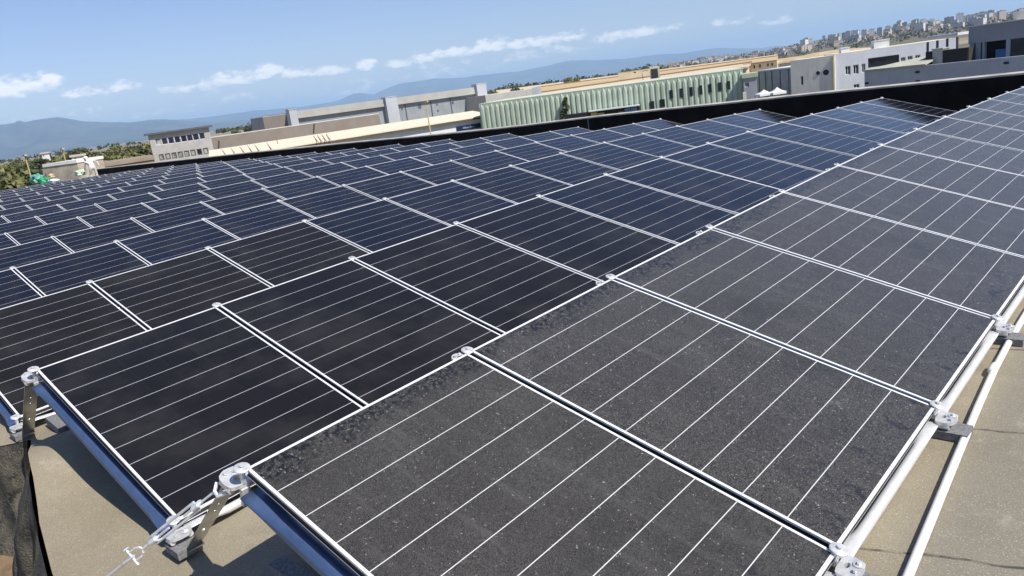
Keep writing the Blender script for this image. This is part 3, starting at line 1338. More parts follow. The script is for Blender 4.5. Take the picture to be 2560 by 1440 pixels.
BLK = [('pale_block_wall', (.64, .62, .58)), ('ochre_block_wall', (.58, .50, .41)), ('grey_block_wall', (.48, .50, .53)), ('rose_block_wall', (.55, .46, .41))]
BLKM = [block_material(*b) for b in BLK]
TERRA = plain('terracotta_roof', (.24, .165, .13), .85, .3, .2)
FLATR = plain('flat_roof', (.32, .31, .30), .9, .2, .2)
protos = []
for i, (w, d, h) in enumerate(((26, 14, 22), (18, 14, 30), (34, 13, 18), (15, 13, 12), (14, 14, 9), (44, 14, 24))):
    m = MB()
    m.box(-w / 2, w / 2, -d / 2, d / 2, -8, h)
    if i in (0, 2, 5):
        for q in range(int(w // 9)):
            m.box(-w / 2 + 2 + 9 * q, -w / 2 + 7 + 9 * q, -d / 2 - 1.3, -d / 2 - .01, 3, h - 1)
    wm_ = m.me('wall')
    r = MB()
    if i in (3, 4):
        r.add([(-w / 2 - .5, -d / 2 - .5, h), (w / 2 + .5, -d / 2 - .5, h), (w / 2 + .5, d / 2 + .5, h), (-w / 2 - .5, d / 2 + .5, h), (-w / 4, 0, h + 3), (w / 4, 0, h + 3)],
              [(0, 1, 5, 4), (1, 2, 5), (2, 3, 4, 5), (3, 0, 4), (3, 2, 1, 0)])
    else:
        r.box(-w / 2 - .3, w / 2 + .3, -d / 2 - .3, d / 2 + .3, h + .01, h + .9)
        r.box(-w * .22, -w * .02, -2, 3, h + .91, h + 3.4)
        r.box(w * .2, w * .32, -2, 2, h + .91, h + 2.6)
    protos.append((wm_, r.me('roof'), i in (3, 4)))
CITYLAB = {(0, 0): 'pale tall apartment block with flat roof on the town hillside', (1, 0): 'ochre apartment block with flat roof on the town hillside',
           (2, 0): 'grey tall apartment block with flat roof on the town hillside', (3, 0): 'rose apartment block with flat roof on the town hillside',
           (0, 1): 'small pale house under a tiled roof on the town hillside', (1, 1): 'small ochre house under a tiled roof on the town hillside',
           (2, 1): 'small grey house under a tiled roof on the town hillside', (3, 1): 'small rose house under a tiled roof on the town hillside'}
rc = random.Random(21)
cache = {}


def town_block(px, t, pi, ci, s=1., turn=None):
    wme, rme, tiled = protos[pi]
    key = (pi, ci)
    if key not in cache:
        a = wme.copy()
        a.materials.append(BLKM[ci])
        b = rme.copy()
        b.materials.append(TERRA if tiled else FLATR)
        cache[key] = (a, b)
    a, b = cache[key]
    p = hill_point(px, t)
    d = ray(px, 200)
    base = math.atan2(d.y, d.x) - math.pi / 2
    o = empty('town_house' if tiled else 'apartment_block', Matrix.Translation(p) @ Matrix.Rotation(base + (turn if turn is not None else rc.uniform(-.7, .7)), 4, 'Z') @ Matrix.Scale(s, 4))
    tag(o, CITYLAB[(ci, int(tiled))], 'house' if tiled else 'apartment block',
        BLK[ci][0].split('_')[0] + (' tiled houses on the town hillside' if tiled else ' apartment blocks on the town hillside'))
    for nm, me in (('wall', a), ('roof', b)):
        c = bpy.data.objects.new(nm, me)
        COL.objects.link(c)
        c.parent = o


for px, t, pi, ci, s in ((2060, .99, 1, 2, .62), (2092, .97, 0, 2, .62), (2135, .98, 5, 2, .85), (2175, .97, 0, 2, .7), (2290, .97, 0, 2, .8), (2330, .96, 0, 0, .6), (2425, .98, 0, 2, .75), (2460, .97, 5, 2, .8), (2505, .96, 0, 2, .7),
                         (2120, .62, 1, 2, .75), (2140, .6, 1, 0, .75), (2160, .6, 1, 2, .75), (2180, .62, 1, 0, .75), (2200, .6, 1, 2, .75), (2220, .62, 1, 2, .7), (2240, .6, 1, 1, .7), (2262, .62, 1, 2, .7), (2285, .62, 1, 3, .7), (2308, .64, 1, 2, .65),
                         (2400, .62, 1, 2, .9), (2425, .64, 5, 2, .8), (2455, .62, 1, 2, .8), (2480, .63, 1, 1, .8), (2375, .66, 0, 2, .8), (1905, .5, 0, 2, .6), (1975, .42, 2, 2, .45), (1988, .42, 3, 0, .45)):
    town_block(px, t * (.93 if t > .9 else 1), pi, ci, s * (.66 if t > .9 else .72), rc.uniform(-.25, .25))
for i in range(240):
    px = rc.uniform(1690, 2560) if i < 160 else rc.uniform(1640, 1900)
    t = rc.uniform(.25, .88)
    if px > 2000:
        pi = rc.choice((0, 1, 2, 3, 4, 3, 4, 3))
    else:
        pi = rc.choice((2, 3, 4, 3, 4, 4, 3))
    town_block(px, t, pi, rc.choice((0, 0, 1, 2, 2, 3, 3, 1)), rc.uniform(.36, .62) if px > 1950 else rc.uniform(.36, .55))


# ------------------------------------------------------------------ vegetation
def leaf_material(name, c1, c2, c3):
    m, t, b = new_mat(name)
    g = T(t)
    v = g.coords()
    oi = g.n('ShaderNodeObjectInfo')
    n1 = g.noise(v, .9, 3)
    n2 = g.noise(v, 7, 2)
    c = g.mix(g.ramp(n1, .35, .65), c1, c2)
    c = g.mix(g.m('MULTIPLY', g.ramp(n2, .5, .75), .6), c, c3)
    c = g.mix(g.m('MULTIPLY', oi.outputs['Random'], .35), c, c3)
    g.l(c, b.inputs['Base Color'])
    b.inputs['Roughness'].default_value = .6
    b.inputs['Specular IOR Level'].default_value = .3
    return m


LEAF = leaf_material('olive_leaves', (.075, .085, .028), (.19, .185, .055), (.30, .27, .10))
LEAF2 = leaf_material('dark_leaves', (.035, .050, .022), (.07, .085, .032), (.11, .11, .045))
BARK = plain('bark', (.12, .09, .06), .9, .3, 4)


def leaf_cloud(m, c, r, n, size, rg):
    for _ in range(n):
        while True:
            p = Vector((rg.uniform(-1, 1), rg.uniform(-1, 1), rg.uniform(-1, 1)))
            if .25 < p.length < 1:
                break
        p = Vector((p.x * r.x, p.y * r.y, p.z * r.z)) + c
        a = Vector((rg.gauss(0, 1), rg.gauss(0, 1), rg.gauss(0, 1))).normalized()
        b = a.orthogonal().normalized()
        s = size * rg.uniform(.6, 1.4)
        q = a.cross(b) * s * .55
        b = b * s
        m.add([p - b, p + q, p + b, p - q], [(0, 1, 2, 3)])


def tree_proto(seed, h, wide, leaf, n):
    rg = random.Random(seed)
    t = MB()
    t.tube([(0, 0, -1), (.05, 0, h * .2), (.1, .08, h * .45), (.0, .1, h * .7)], [(.22, .22), (.18, .18), (.12, .12), (.04, .04)], 8)
    lobes = []
    for i in range(9):
        a = rg.uniform(0, 6.28)
        q = rg.uniform(.2, 1) * wide
        z = h * rg.uniform(.45, .9)
        if q > wide * .75:
            z = h * rg.uniform(.4, .7)
        lobes.append(Vector((q * math.cos(a), q * math.sin(a), z)))
    lobes.append(Vector((0, 0, h * .86)))
    for l in lobes:
        t.tube([(.05, .04, h * .38), (l.x * .5, l.y * .5, h * .38 + (l.z - h * .38) * .6), l], [(.08, .08), (.05, .05), (.02, .02)], 5)
    c = MB()
    for l in lobes:
        leaf_cloud(c, l, Vector((wide * rg.uniform(.38, .6), wide * rg.uniform(.38, .6), h * rg.uniform(.10, .17))), n, .34, rg)
    tm, cm_ = t.me('trunk'), c.me('crown')
    tm.materials.append(BARK)
    cm_.materials.append(leaf)
    return tm, cm_


TP = [tree_proto(1, 8.6, 2.6, LEAF, 170), tree_proto(2, 8.0, 3.2, LEAF, 190), tree_proto(3, 9.0, 2.2, LEAF2, 170), tree_proto(4, 7.4, 2.9, LEAF2, 170)]
TH = [8.6 * 1.02, 8.0 * 1.02, 9.0 * 1.02, 7.4 * 1.02]
rt = random.Random(5)
TREES = []
for D, xs, lo, hi in ((230, range(-30, 370, 26), 8, 20), (150, range(-20, 360, 30), 18, 32), (110, range(-30, 130, 24), 22, 40), (300, range(-30, 370, 18), 5, 14), (190, range(200, 370, 24), 16, 34), (120, range(205, 350, 30), 30, 44), (85, range(-20, 90, 36), 44, 58), (88, range(200, 350, 38), 34, 48)):
    for x in xs:
        TREES.append((x + rt.uniform(-10, 10), rt.uniform(lo, hi), D * rt.uniform(.9, 1.1)))
TREES += [(190, -4, 260), (205, 2, 250), (345, 26, 240), (590, 6, 420), (615, 4, 430), (1232, 0, 300), (1290, -3, 320), (1420, -8, 330), (1430, -4, 330)]
for i, (x, dy, D) in enumerate(TREES):
    p = at(x, 398 - .138 * x + dy, D)
    pi = rt.randrange(4)
    hgt = max(3.5, p.z - GZ)
    s = hgt / TH[pi]
    o = empty('tree', Matrix.Translation((p.x, p.y, GZ)) @ Matrix.Rotation(rt.uniform(0, 6.28), 4, 'Z') @ Matrix.Diagonal((min(s, 1.5), min(s, 1.5), s, 1)))
    green = 'olive green leafy' if pi < 2 else 'dark green dense'
    beyond = 'beyond the far end of the parapet' if x < 400 else 'on the skyline behind the long sheds'
    tag(o, '%s tree standing %s' % (green, beyond), 'tree', '%s trees %s' % (green.split()[0], beyond))
    for nm, me in (('trunk', TP[pi][0]), ('crown', TP[pi][1])):
        c = bpy.data.objects.new(nm, me)
        COL.objects.link(c)
        c.parent = o


def wood(name, x0, x1, D, dy, hmin, hmax, n, seed, size=1.2):
    rg = random.Random(seed)
    m = MB()
    for i in range(n):
        x = rg.uniform(x0, x1)
        b = at(x, 398 - .138 * x + dy, D * rg.uniform(.95, 1.05))
        h = rg.uniform(hmin, hmax) * (.6 + .8 * max(0, noise.noise(Vector((x * .02, seed, 0))) + .5))
        leaf_cloud(m, Vector((b.x, b.y, b.z - hmax * .4 + h * .5)), Vector((h * .8, h * .8, h * .55)), 14, size, rg)
    return struct(m.obj(name, LEAF2), 'stuff')


wood('distant_wood', 540, 700, 700, 5, 2, 4, 60, 3)
wood('skyline_wood', 1195, 1660, 650, 4, 3, 7, 330, 4)
wood('plain_wood', -40, 360, 900, 6, 2, 4, 70, 6, 1.3)
rg = random.Random(11)
m = MB()
for i in range(1150):
    px = rg.uniform(1640, 2600)
    p = hill_point(px, rg.uniform(.12, 1.))
    h = rg.uniform(3, 7)
    leaf_cloud(m, p + Vector((0, 0, h * .4)), Vector((h * 1.3, h * 1.3, h * .6)), 10, 1.9, rg)
struct(m.obj('hillside_wood', leaf_material('hill_scrub_leaves', (.07, .075, .05), (.12, .12, .075), (.16, .15, .10))), 'stuff')

# ------------------------------------------------------------------ office building
W_OFF = wallmat('grey_render', (.40, .39, .37), .85, .10, .5, .15)
W_ROOFD = wallmat('dark_roof_edge', (.10, .11, .13))
fo = Facade((371, 341, 164.5), (521, 316, 165))
wins = []
for (x0, x1, y0, y1) in ((388, 403, 346, 363), (404, 419, 344, 361), (420, 435, 342, 359), (436, 451, 340, 357), (452, 467, 338, 354.5), (467, 482, 336, 352.5), (482, 497, 333.5, 350.5), (498, 512, 331.5, 348)):
    wins.append((x0, y0, x1, y1, dict(mat=WIN_BLUE if x0 > 410 else (WIN_BLIND if x0 < 400 else WIN_DARK), bars=0)))
for i in range(8):
    x0 = 397.5 + 15.8 * i
    y0 = 385.5 - 2.25 * i
    wins.append((x0, y0, x0 + 13, y0 + 15.5, dict(mat=WIN_BLIND if i != 6 else WIN_DARK, frame=FRAME_D, bars=0, fw=.16)))
off = building('office_building', 'grey two storey office block with two rows of eight windows', 'office building', fo, 8, W_OFF, W_ROOFD, wins, over=.7, roof_t=.35)

# ------------------------------------------------------------------ cream roofed workshop with the blue sign
W_WORK = wallmat('pale_blue_grey_render', (.64, .64, .65), .85, .10, .4, .25)
R_CREAM = wallmat('cream_roof_sheet', (.78, .66, .49), .7, .08, .7)


def at_z(px, py, z):
    d = ray(px, py)
    return CAM + d * ((z - CAM.z) / d.z)


ZW = CAM.z - 3.0
fa, fb, bk1, bk0 = at_z(520, 397, ZW), at_z(1226, 285.5, ZW), at_z(1181, 277, ZW + .25), at_z(522, 376, ZW + .25)
fw_ = Facade((520, 397, (fa - CAM).xy.length), (1226, 285.5, (fb - CAM).xy.length), ZW)
root = empty('workshop', fw_.mw)
dep0 = abs((bk0.xy - fw_.A).dot(fw_.n))
dep1 = abs((bk1.xy - fw_.A).dot(fw_.n))
dep = dep1
u1 = (bk1.xy - fw_.A).dot(fw_.d)
u0b = (bk0.xy - fw_.A).dot(fw_.d)
FL = fw_.L
wall_with_openings(FL, GZ, ZW - .35, 3., []).obj('wall', W_WORK, root)
m = MB()
m.add([(0, -.35, ZW - .02), (FL + .15, -.35, ZW - .02), (u1, dep1, ZW + .25), (u0b, dep0, ZW + .25), (0, -.35, ZW - .3), (FL + .15, -.35, ZW - .3), (u1, dep1, ZW - .34), (u0b, dep0, ZW - .34)],
      [(0, 1, 2, 3), (4, 7, 6, 5), (0, 4, 5, 1), (1, 5, 6, 2), (2, 6, 7, 3), (3, 7, 4, 0)])
m.obj('roof', R_CREAM, root)
m = MB()
m.box(0, FL + .2, -.55, -.36, ZW - .36, ZW - .16)
m.obj('gutter', wallmat('brown_gutter', (.10, .08, .055)), root)
m = MB()
for (px, py) in ((560, 381), (583, 378), (606, 375), (625, 372), (642, 369), (672, 364), (790, 348), (800, 347), (811, 345.5), (822, 344)):
    a_ = fw_.mw.inverted() @ at_z(px - 7, py - 9, ZW + .2)
    b_ = fw_.mw.inverted() @ at_z(px + 7, py + 9, ZW + .08)
    m.tube([a_ + Vector((0, 0, .0)), b_ + Vector((0, 0, .0))], .05, 6)
m.obj('roof_ribs', wallmat('brown_rib', (.40, .30, .19)), root)
tag(root, 'long workshop with a sunlit cream metal roof and pale front wall', 'workshop')
# its name board
u0, u1_, z0, z1 = fw_.rect(1140, 308, 1201, 328)
zc = (z0 + z1) / 2
zh = (z1 - z0) * .30
sg = empty('sign_board', fw_.mw @ Matrix.Translation(((u0 + u1_) / 2, -.12, zc)))
m = MB()
m.box(-(u1_ - u0) / 2, (u1_ - u0) / 2, 0, .10, -zh, zh)
m.obj('board', wallmat('navy_board', (.010, .020, .06), .4), sg)
tcu = bpy.data.curves.new('lettering', 'FONT')
tcu.body = 'Officina Tecno'
tcu.size = zh * 1.05
tcu.align_x = 'CENTER'
tcu.align_y = 'CENTER'
tcu.extrude = .01
tmp = bpy.data.objects.new('tmp', tcu)
tme = bpy.data.meshes.new_from_object(tmp)
bpy.data.objects.remove(tmp)
to = bpy.data.objects.new('lettering', tme)
COL.objects.link(to)
tme.materials.append(wallmat('pale_blue_letters', (.42, .50, .66)))
to.parent = sg
to.matrix_local = Matrix.Translation((0, -.02, 0)) @ Matrix.Rotation(math.pi / 2, 4, 'X')
tag(sg, 'navy blue name board with pale lettering on the workshop front', 'sign')

# ------------------------------------------------------------------ brown shed behind it
W_BROWN = wallmat('taupe_sheet', (.235, .205, .175), .8, .08, .3, .2)
W_CAP = wallmat('pale_roof_cap', (.60, .57, .52))
fb2 = Facade((524, 346, 180), (947, 284, 190))
rb = building('long_shed', 'long taupe shed wall with pale roof edge behind the cream roof', 'shed', fb2, 5, W_BROWN, W_CAP, roof_t=.14)
m = MB()
for (px, py, ww) in ((545, 365, .5), (783, 322, .55)):
    u, z = fb2.hit(px, py)
    m.add([(u - ww * .5, -.12, z - 1.), (u + ww * .1, -.12, z - 1.), (u + ww * 1.1, -.12, z + 1.1), (u + ww * .5, -.12, z + 1.1), (u - ww * .5, -.01, z - 1.), (u + ww * .1, -.01, z - 1.), (u + ww * 1.1, -.01, z + 1.1), (u + ww * .5, -.01, z + 1.1)],
          [(0, 1, 2, 3), (4, 7, 6, 5), (0, 4, 5, 1), (1, 5, 6, 2), (2, 6, 7, 3), (3, 7, 4, 0)])
m.obj('downpipe', wallmat('dark_pipe', (.06, .055, .05)), rb)

# ------------------------------------------------------------------ big hall with pillars
W_HALL = wallmat('hall_concrete', (.40, .395, .37), .85, .08, .3, .12)
W_HALLB = wallmat('hall_blue_grey', (.27, .30, .32), .8, .10, .3, .25)
W_PIL = wallmat('hall_pillar', (.43, .45, .48), .8, .06, .3)
fh = Facade((738, 278, 215), (1190, 217, 235))
hall = empty('exhibition_hall', fh.mw)
m = MB()
m.box(0, fh.L, .9, 60, GZ, fh.top - .15)
m.obj('wall', W_HALLB, hall)
m = MB()
zf = fh.hit(850, 281.5)[1]
m.box(.3, fh.L - .3, 0, .88, zf, fh.top)
m.obj('fascia', W_HALL, hall)
m = MB()
m.box(0, fh.L, .89, 60, fh.top - .149, fh.top - .02)
m.obj('roof', W_CAP, hall)
for (x0, x1, yt) in ((722, 741, 273), (962, 991, 242), (1189, 1213, 209)):
    u0, _ = fh.hit(x0, yt + 15)
    u1_, _ = fh.hit(x1, yt + 15)
    zt = fh.hit((x0 + x1) / 2, yt + 1)[1]
    m = MB()
    m.box(min(u0, u1_), max(u0, u1_), -1.0, 2.5, GZ, zt)
    m.box(min(u0, u1_) - .12, max(u0, u1_) + .12, -1.1, 2.6, zt + .002, zt + .2)
    m.obj('pillar', W_PIL, hall)
m = MB()
for (px, py, s) in ((1008, 272, .5), (1052, 265, .9), (1095, 260, .5), (1135, 256, .6), (1098, 276, .5)):
    u, z = fh.hit(px, py)
    m.box(u - s / 2, u + s / 2, .82, .899, z - s * .7, z + s * .5)
m.obj('wall_vents', W_ROOFD, hall)
m = MB()
for (px) in (1020, 1085, 1135):
    u, z = fh.hit(px, 290)
    m.box(u - .1, u + .1, .7, .88, GZ, zf - .05)
m.obj('wall_pipes', W_ROOFD, hall)
tag(hall, 'wide grey hall with three tall square pillars and a pale fascia', 'hall')
fl = Facade((657, 296, 225), (722, 282, 225))
building('annex_block', 'small taupe annex block at the end of the grey hall', 'building', fl, 12, W_BROWN, W_CAP, roof_t=.1)
fq = Facade((1213, 239, 225), (1330, 222, 235))
building('annex_block', 'low pale annex continuing the hall behind the green building', 'building', fq, 20, W_HALL, W_CAP, roof_t=.1)
fq2 = Facade((1329, 220, 150), (1352, 217, 150))
building('roof_cabin', 'small pale grey cabin on the roof line behind the green wall', 'cabin', fq2, 3, W_PIL, W_CAP, roof_t=.08)

# ------------------------------------------------------------------ green ribbed building
GREEN = wallmat('pale_green_cladding', (.40, .47, .37), .65, .10, .5, .30)
CREAMW = wallmat('cream_render', (.62, .54, .40), .85, .08, .5)
fg = Facade((1197, 263, 103), (1857, 171.5, 100))
gr = empty('green_building', fg.mw)
m = MB()
NU = 50
unit = fg.L / NU
zt = fg.top
zrows = [GZ, zt - 6, zt - 3, zt - 1.4, zt - 1.0, zt - .8, zt - .62, zt - .46, zt - .32, zt - .2, zt - .1, zt]
sub = [0, .06, .3, .42, .5, .58, .7, .94]
cols = []
for i in range(NU):
    big = (i % 2 == 0)
    for q in sub:
        cols.append(((i + q) * unit, q, big))
cols.append((fg.L, 0, True))
b = len(m.v)
for (u, q, big) in cols:
    tri = max(0., min(1., (.5 - abs(q - .5)) / .22))      # 1 across the face of a rib, 0 in the groove
    for z in zrows:
        peak = 1 - abs(q - .5) * 2
        lim = zt - .95 + .75 * peak * (1 if big else .8)
        f = 1 if z < lim else max(0., 1 - (z - lim) / .22)
        m.v.append(Vector((u, -.13 * tri * f, z)))
nr = len(zrows)
for i in range(len(cols) - 1):
    for j in range(nr - 1):
        a = i * nr + j
        m.f.append([a, a + nr, a + nr + 1, a + 1])
m.add([(0, 0, GZ), (fg.L, 0, GZ), (fg.L, 0, zt), (0, 0, zt), (0, 18, GZ), (fg.L, 18, GZ), (fg.L, 18, zt), (0, 18, zt)], [(0, 4, 7, 3), (1, 2, 6, 5), (4, 5, 6, 7)])
m.obj('wall', GREEN, gr)
m = MB()
m.box(0, fg.L, -.02, 18, zt + .002, zt + .10)
m.obj('roof', wallmat('pale_green_cap', (.55, .57, .45)), gr)
for (x0, y0, x1, y1) in ((1674.5, 225, 1682.5, 246), (1699.5, 221, 1707.5, 243), (1724, 217.5, 1732, 239.5), (1748, 213.5, 1756, 235.5), (1771.5, 210, 1779.5, 231), (1795.5, 206, 1803.5, 227), (1818, 202.5, 1826, 223),
                         (1625.5, 253, 1636, 272), (1650, 248, 1662.5, 267)):
    r = fg.rect(x0, y0, x1, y1, .3)
    w = MB()
    w.box(r[0], r[1], -.19, -.02, r[2], r[3])
    wo = w.obj('window', wallmat('green_black_frame', (.02, .028, .022)), gr)
    w = MB()
    w.box(r[0] + .07, r[1] - .07, -.205, -.192, r[2] + .08, r[3] - .08)
    w.obj('pane', WIN_DARK, wo)
# loading bay under a canopy, its shade built as a near-black box
r = fg.rect(1412, 278, 1597, 300, .3)
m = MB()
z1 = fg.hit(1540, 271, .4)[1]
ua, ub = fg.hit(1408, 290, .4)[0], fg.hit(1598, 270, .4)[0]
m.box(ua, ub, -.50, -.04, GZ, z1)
m.obj('bay_shade', M['dark'], gr)
m = MB()
uc = fg.hit(1474, 282, .4)[0]
m.box(uc, ub + .1, -1.5, -.3, z1 + .01, z1 + .16)
m.obj('canopy', wallmat('pale_canopy', (.62, .66, .62)), gr)
d0, d1 = fg.hit(1561, 272, .5)[0], fg.hit(1592, 272, .5)[0]
m = MB()
m.box(d0, (d0 + d1) / 2 - .03, -.58, -.51, GZ, z1 - .15)
m.box((d0 + d1) / 2 + .03, d1, -.58, -.51, GZ, z1 - .15)
m.obj('blue_door', wallmat('blue_door_paint', (.16, .28, .50)), gr)
e0, e1 = fg.hit(1414, 293, .5)[0], fg.hit(1455, 286, .5)[0]
m = MB()
for i in range(4):
    a = e0 + (e1 - e0) * i / 4
    m.box(a + .08, a + (e1 - e0) / 4 - .08, -.56, -.51, GZ, z1 - .9)
m.obj('shutter', wallmat('blue_grey_shutter', (.13, .17, .22)), gr)
tag(gr, 'long pale green ribbed building with pointed rib tops and slot windows', 'building')
for (x0, x1, y0, lab, col) in ((1477, 1493, 280, 'yellow stack of goods under the canopy of the green building', (.52, .38, .12)), (1494, 1511, 281, 'tan stack of goods beside the yellow one under the canopy', (.45, .33, .18)),
                               (1547, 1559, 278, 'pinkish stack of goods beside the blue doors of the green building', (.45, .30, .22))):
    a, b_ = fg.hit(x0, 285, 1.)[0], fg.hit(x1, 285, 1.)[0]
    z = fg.hit((x0 + x1) / 2, y0, 1.)[1]
    m = MB()
    n = 4
    for i in range(n):
        m.box(a + .03 * (i % 2), b_ - .03 * ((i + 1) % 2), -1.25, -.7, GZ + (z - GZ) * i / n, GZ + (z - GZ) * (i + .97) / n)
    tag(m.obj('goods_stack', wallmat('goods_' + str(int(col[0] * 100)) + str(int(col[2] * 100)), col), mw=fg.mw), lab, 'goods')
# a dark bush growing up the green wall
rg = random.Random(3)
bu = empty('climbing_bush', fg.mw)
cb = MB()
for (px, py, s) in ((1412, 258, .55), (1416, 270, .75), (1409, 280, .6), (1406, 292, .5), (1413, 248, .35)):
    u, z = fg.hit(px, py, .6)
    leaf_cloud(cb, Vector((u, -.55, z)), Vector((s * .6, .3, s * .7)), 90, .16, rg)
cb.obj('foliage', LEAF2, bu)
st_ = MB()
u, z = fg.hit(1410, 290, .6)
st_.tube([(u, -.5, GZ), (u, -.5, z)], .05, 6)
st_.obj('stem', BARK, bu)
tag(bu, 'dark green bush climbing the seam of the green ribbed wall', 'bush')

# ------------------------------------------------------------------ tan roofed sheds behind the green wall
TANR = wallmat('tan_roof', (.50, .38, .21), .85, .14, .12, .0)
TANR2 = wallmat('sand_roof', (.60, .49, .33), .85, .10, .12, .0)
LINEB = wallmat('brown_ridge', (.24, .15, .08))


def slope_roof(name, label, pts, mats, rim=True):
    """low shed with one big roof plane: pts are (px, py, D) of eave left, eave right, ridge right, ridge left"""
    P = [at(*p) for p in pts]
    o = P[0]
    root = empty(name, Matrix.Translation((o.x, o.y, 0)))
    q = [Vector((p.x - o.x, p.y - o.y, p.z)) for p in P]
    m = MB()
    lo = [Vector((p.x, p.y, p.z - .25)) for p in q]
    m.add(q + lo, [(0, 1, 2, 3), (7, 6, 5, 4), (0, 4, 5, 1), (1, 5, 6, 2), (2, 6, 7, 3), (3, 7, 4, 0)])
    m.obj('roof', mats[0], root)
    g_ = [Vector((p.x, p.y, GZ)) for p in q]
    c = sum(q, Vector()) / 4
    top = [Vector((c.x + (p.x - c.x) * .985, c.y + (p.y - c.y) * .985, p.z - .255)) for p in q]
    g_ = [Vector((t_.x, t_.y, GZ)) for t_ in top]
    m = MB()
    m.add(top + g_, [(0, 4, 5, 1), (1, 5, 6, 2), (2, 6, 7, 3), (3, 7, 4, 0), (0, 1, 2, 3)])
    m.obj('wall', mats[1], root)
    if rim:
        m = MB()
        m.tube([q[3] + Vector((0, 0, .08)), q[2] + Vector((0, 0, .08))], .22, 6)
        m.obj('ridge', LINEB, root)
    tag(root, label, 'shed')
    return root


slope_roof('low_shed', 'sand coloured low roof directly behind the pale green wall', [(1345, 246, 125), (1870, 166, 122), (1880, 156, 165), (1345, 233, 165)], (TANR2, CREAMW))
slope_roof('low_shed', 'tan roofed shed with a brown ridge, behind the sand coloured roof', [(1340, 235, 175), (1945, 150, 175), (1945, 140, 260), (1340, 219, 260)], (TANR, CREAMW))
slope_roof('low_shed', 'pale tan shed roof under the skyline trees', [(1240, 240, 265), (1945, 146, 265), (1945, 136, 420), (1240, 226, 420)], (TANR2, CREAMW), False)
fc_ = Facade((1545, 186, 190), (1632, 170, 190))
building('roof_cabin', 'flat tan cabin with a row of dark openings beside the vent tower', 'cabin', fc_, 8, CREAMW, TANR, [(1583, 178, 1590, 184), (1604, 173, 1620, 178)], roof_t=.2)
fv = Facade((1624, 167, 120), (1648, 164, 120))
vt = empty('vent_tower', fv.mw)
m = MB()
m.box(0, fv.L, 0, 1.6, GZ, fv.top)
m.obj('wall', CREAMW, vt)
r = fv.rect(1628, 171, 1645, 195)
m = MB()
for i in range(9):
    z = r[2] + (r[3] - r[2]) * i / 9
    m.add([(r[0], -.10, z), (r[1], -.10, z), (r[1], -.02, z + (r[3] - r[2]) / 9 - .01), (r[0], -.02, z + (r[3] - r[2]) / 9 - .01), (r[0], -.01, z), (r[1], -.01, z)], [(0, 1, 2, 3), (4, 5, 1, 0), (4, 0, 3), (5, 2, 1)])
m.obj('louvre', wallmat('dark_louvre', (.05, .045, .045)), vt)
tag(vt, 'square vent tower with dark louvres above the green building roof', 'vent')
fm5 = Facade((1858, 166, 150), (1942, 151, 146))
building('cream_house', 'cream house with five small windows in a row under a flat roof', 'house', fm5, 12, wallmat('pale_cream_render', (.66, .55, .40)), TANR,
         [(1866, 164.5, 1872, 174.5, dict(bars=0)), (1882, 162, 1888, 172.5, dict(bars=0)), (1896, 160, 1902, 170, dict(bars=0)), (1916, 157, 1922, 167, dict(bars=0)), (1926.5, 155.5, 1932.5, 165.5, dict(bars=0))], roof_t=.25)

# grey ribbed shed and small green lean-to next to the green building
W_SHED = wallmat('grey_ribbed_sheet', (.33, .34, .37), .6, .10, .4, .45)
fs = Facade((1890, 182, 108), (1980, 168.5, 104))
sh = building('grey_shed', 'grey sheet metal shed with dark seams beside the white building', 'shed', fs, 16, W_SHED, wallmat('pale_shed_edge', (.66, .66, .66)), roof_t=.16, over=.1)
m = MB()
for px in (1898, 1914, 1930, 1951, 1972):
    u, _ = fs.hit(px, 200)
    m.box(u - .05, u + .05, -.05, -.004, GZ, fs.top - .05)
m.obj('seams', W_ROOFD, sh)
fl2 = Facade((1858, 197, 99), (1892, 191, 99))
lt = building('lean_to', 'small lean-to with a pale green roof against the grey shed', 'lean-to', fl2, 5, W_SHED, wallmat('lean_green_roof', (.42, .47, .32)), [(1860, 206, 1873, 218, dict(bars=1))], roof_t=.5, over=.15)
m = MB()
fb_ = Facade((1857, 232, 97), (1866, 230, 97))
m.box(0, fb_.L, 0, .8, GZ, fb_.top)
m.box(.1, fb_.L - .1, -.02, -.004, GZ, fb_.top - 1.5)
tag(m.obj('tank', wallmat('cream_tank', (.66, .63, .50)), mw=fb_.mw), 'small cream tank at the corner of the pale green building', 'tank')

# two white pointed gazebos
WHITE_C = wallmat('white_canvas', (.82, .83, .85), .6, .03, 1)
for i, (px, py, ex, wpx) in enumerate(((1910, 223.5, 233.5, 33), (1943, 217.5, 229.5, 33))):
    p = at(px, py, 90)
    q = at(px, ex, 90)
    half = wpx * .5 / F_PX * 90
    H = p.z - q.z
    g_ = empty('gazebo', Matrix.Translation((q.x, q.y, q.z)) @ Matrix.Rotation(.75, 4, 'Z'))
    m = MB()
    rings = []
    for s in (1., .72, .5, .3, .15, .03):
        z = H * ((1 - s) ** 1.8)
        rings.append([Vector((sx * half * s, sy * half * s, z)) for sx, sy in ((-1, -1), (1, -1), (1, 1), (-1, 1))])
    m.loft(rings, False)
    m.loft([[v_ + Vector((0, 0, -.25)) for v_ in rings[0]], rings[0]], False)
    m.obj('canopy', WHITE_C, g_)
    for sx in (-1, 1):
        for sy in (-1, 1):
            m = MB()
            m.tube([(sx * half * .96, sy * half * .96, GZ - q.z), (sx * half * .96, sy * half * .96, -.01)], .05, 6)
            m.obj('leg', FRAME_D, g_)
    tag(g_, ('lower of two white pointed gazebos, next to the cream tank', 'taller white pointed gazebo, next to the white building')[i], 'gazebo', 'white gazebos')

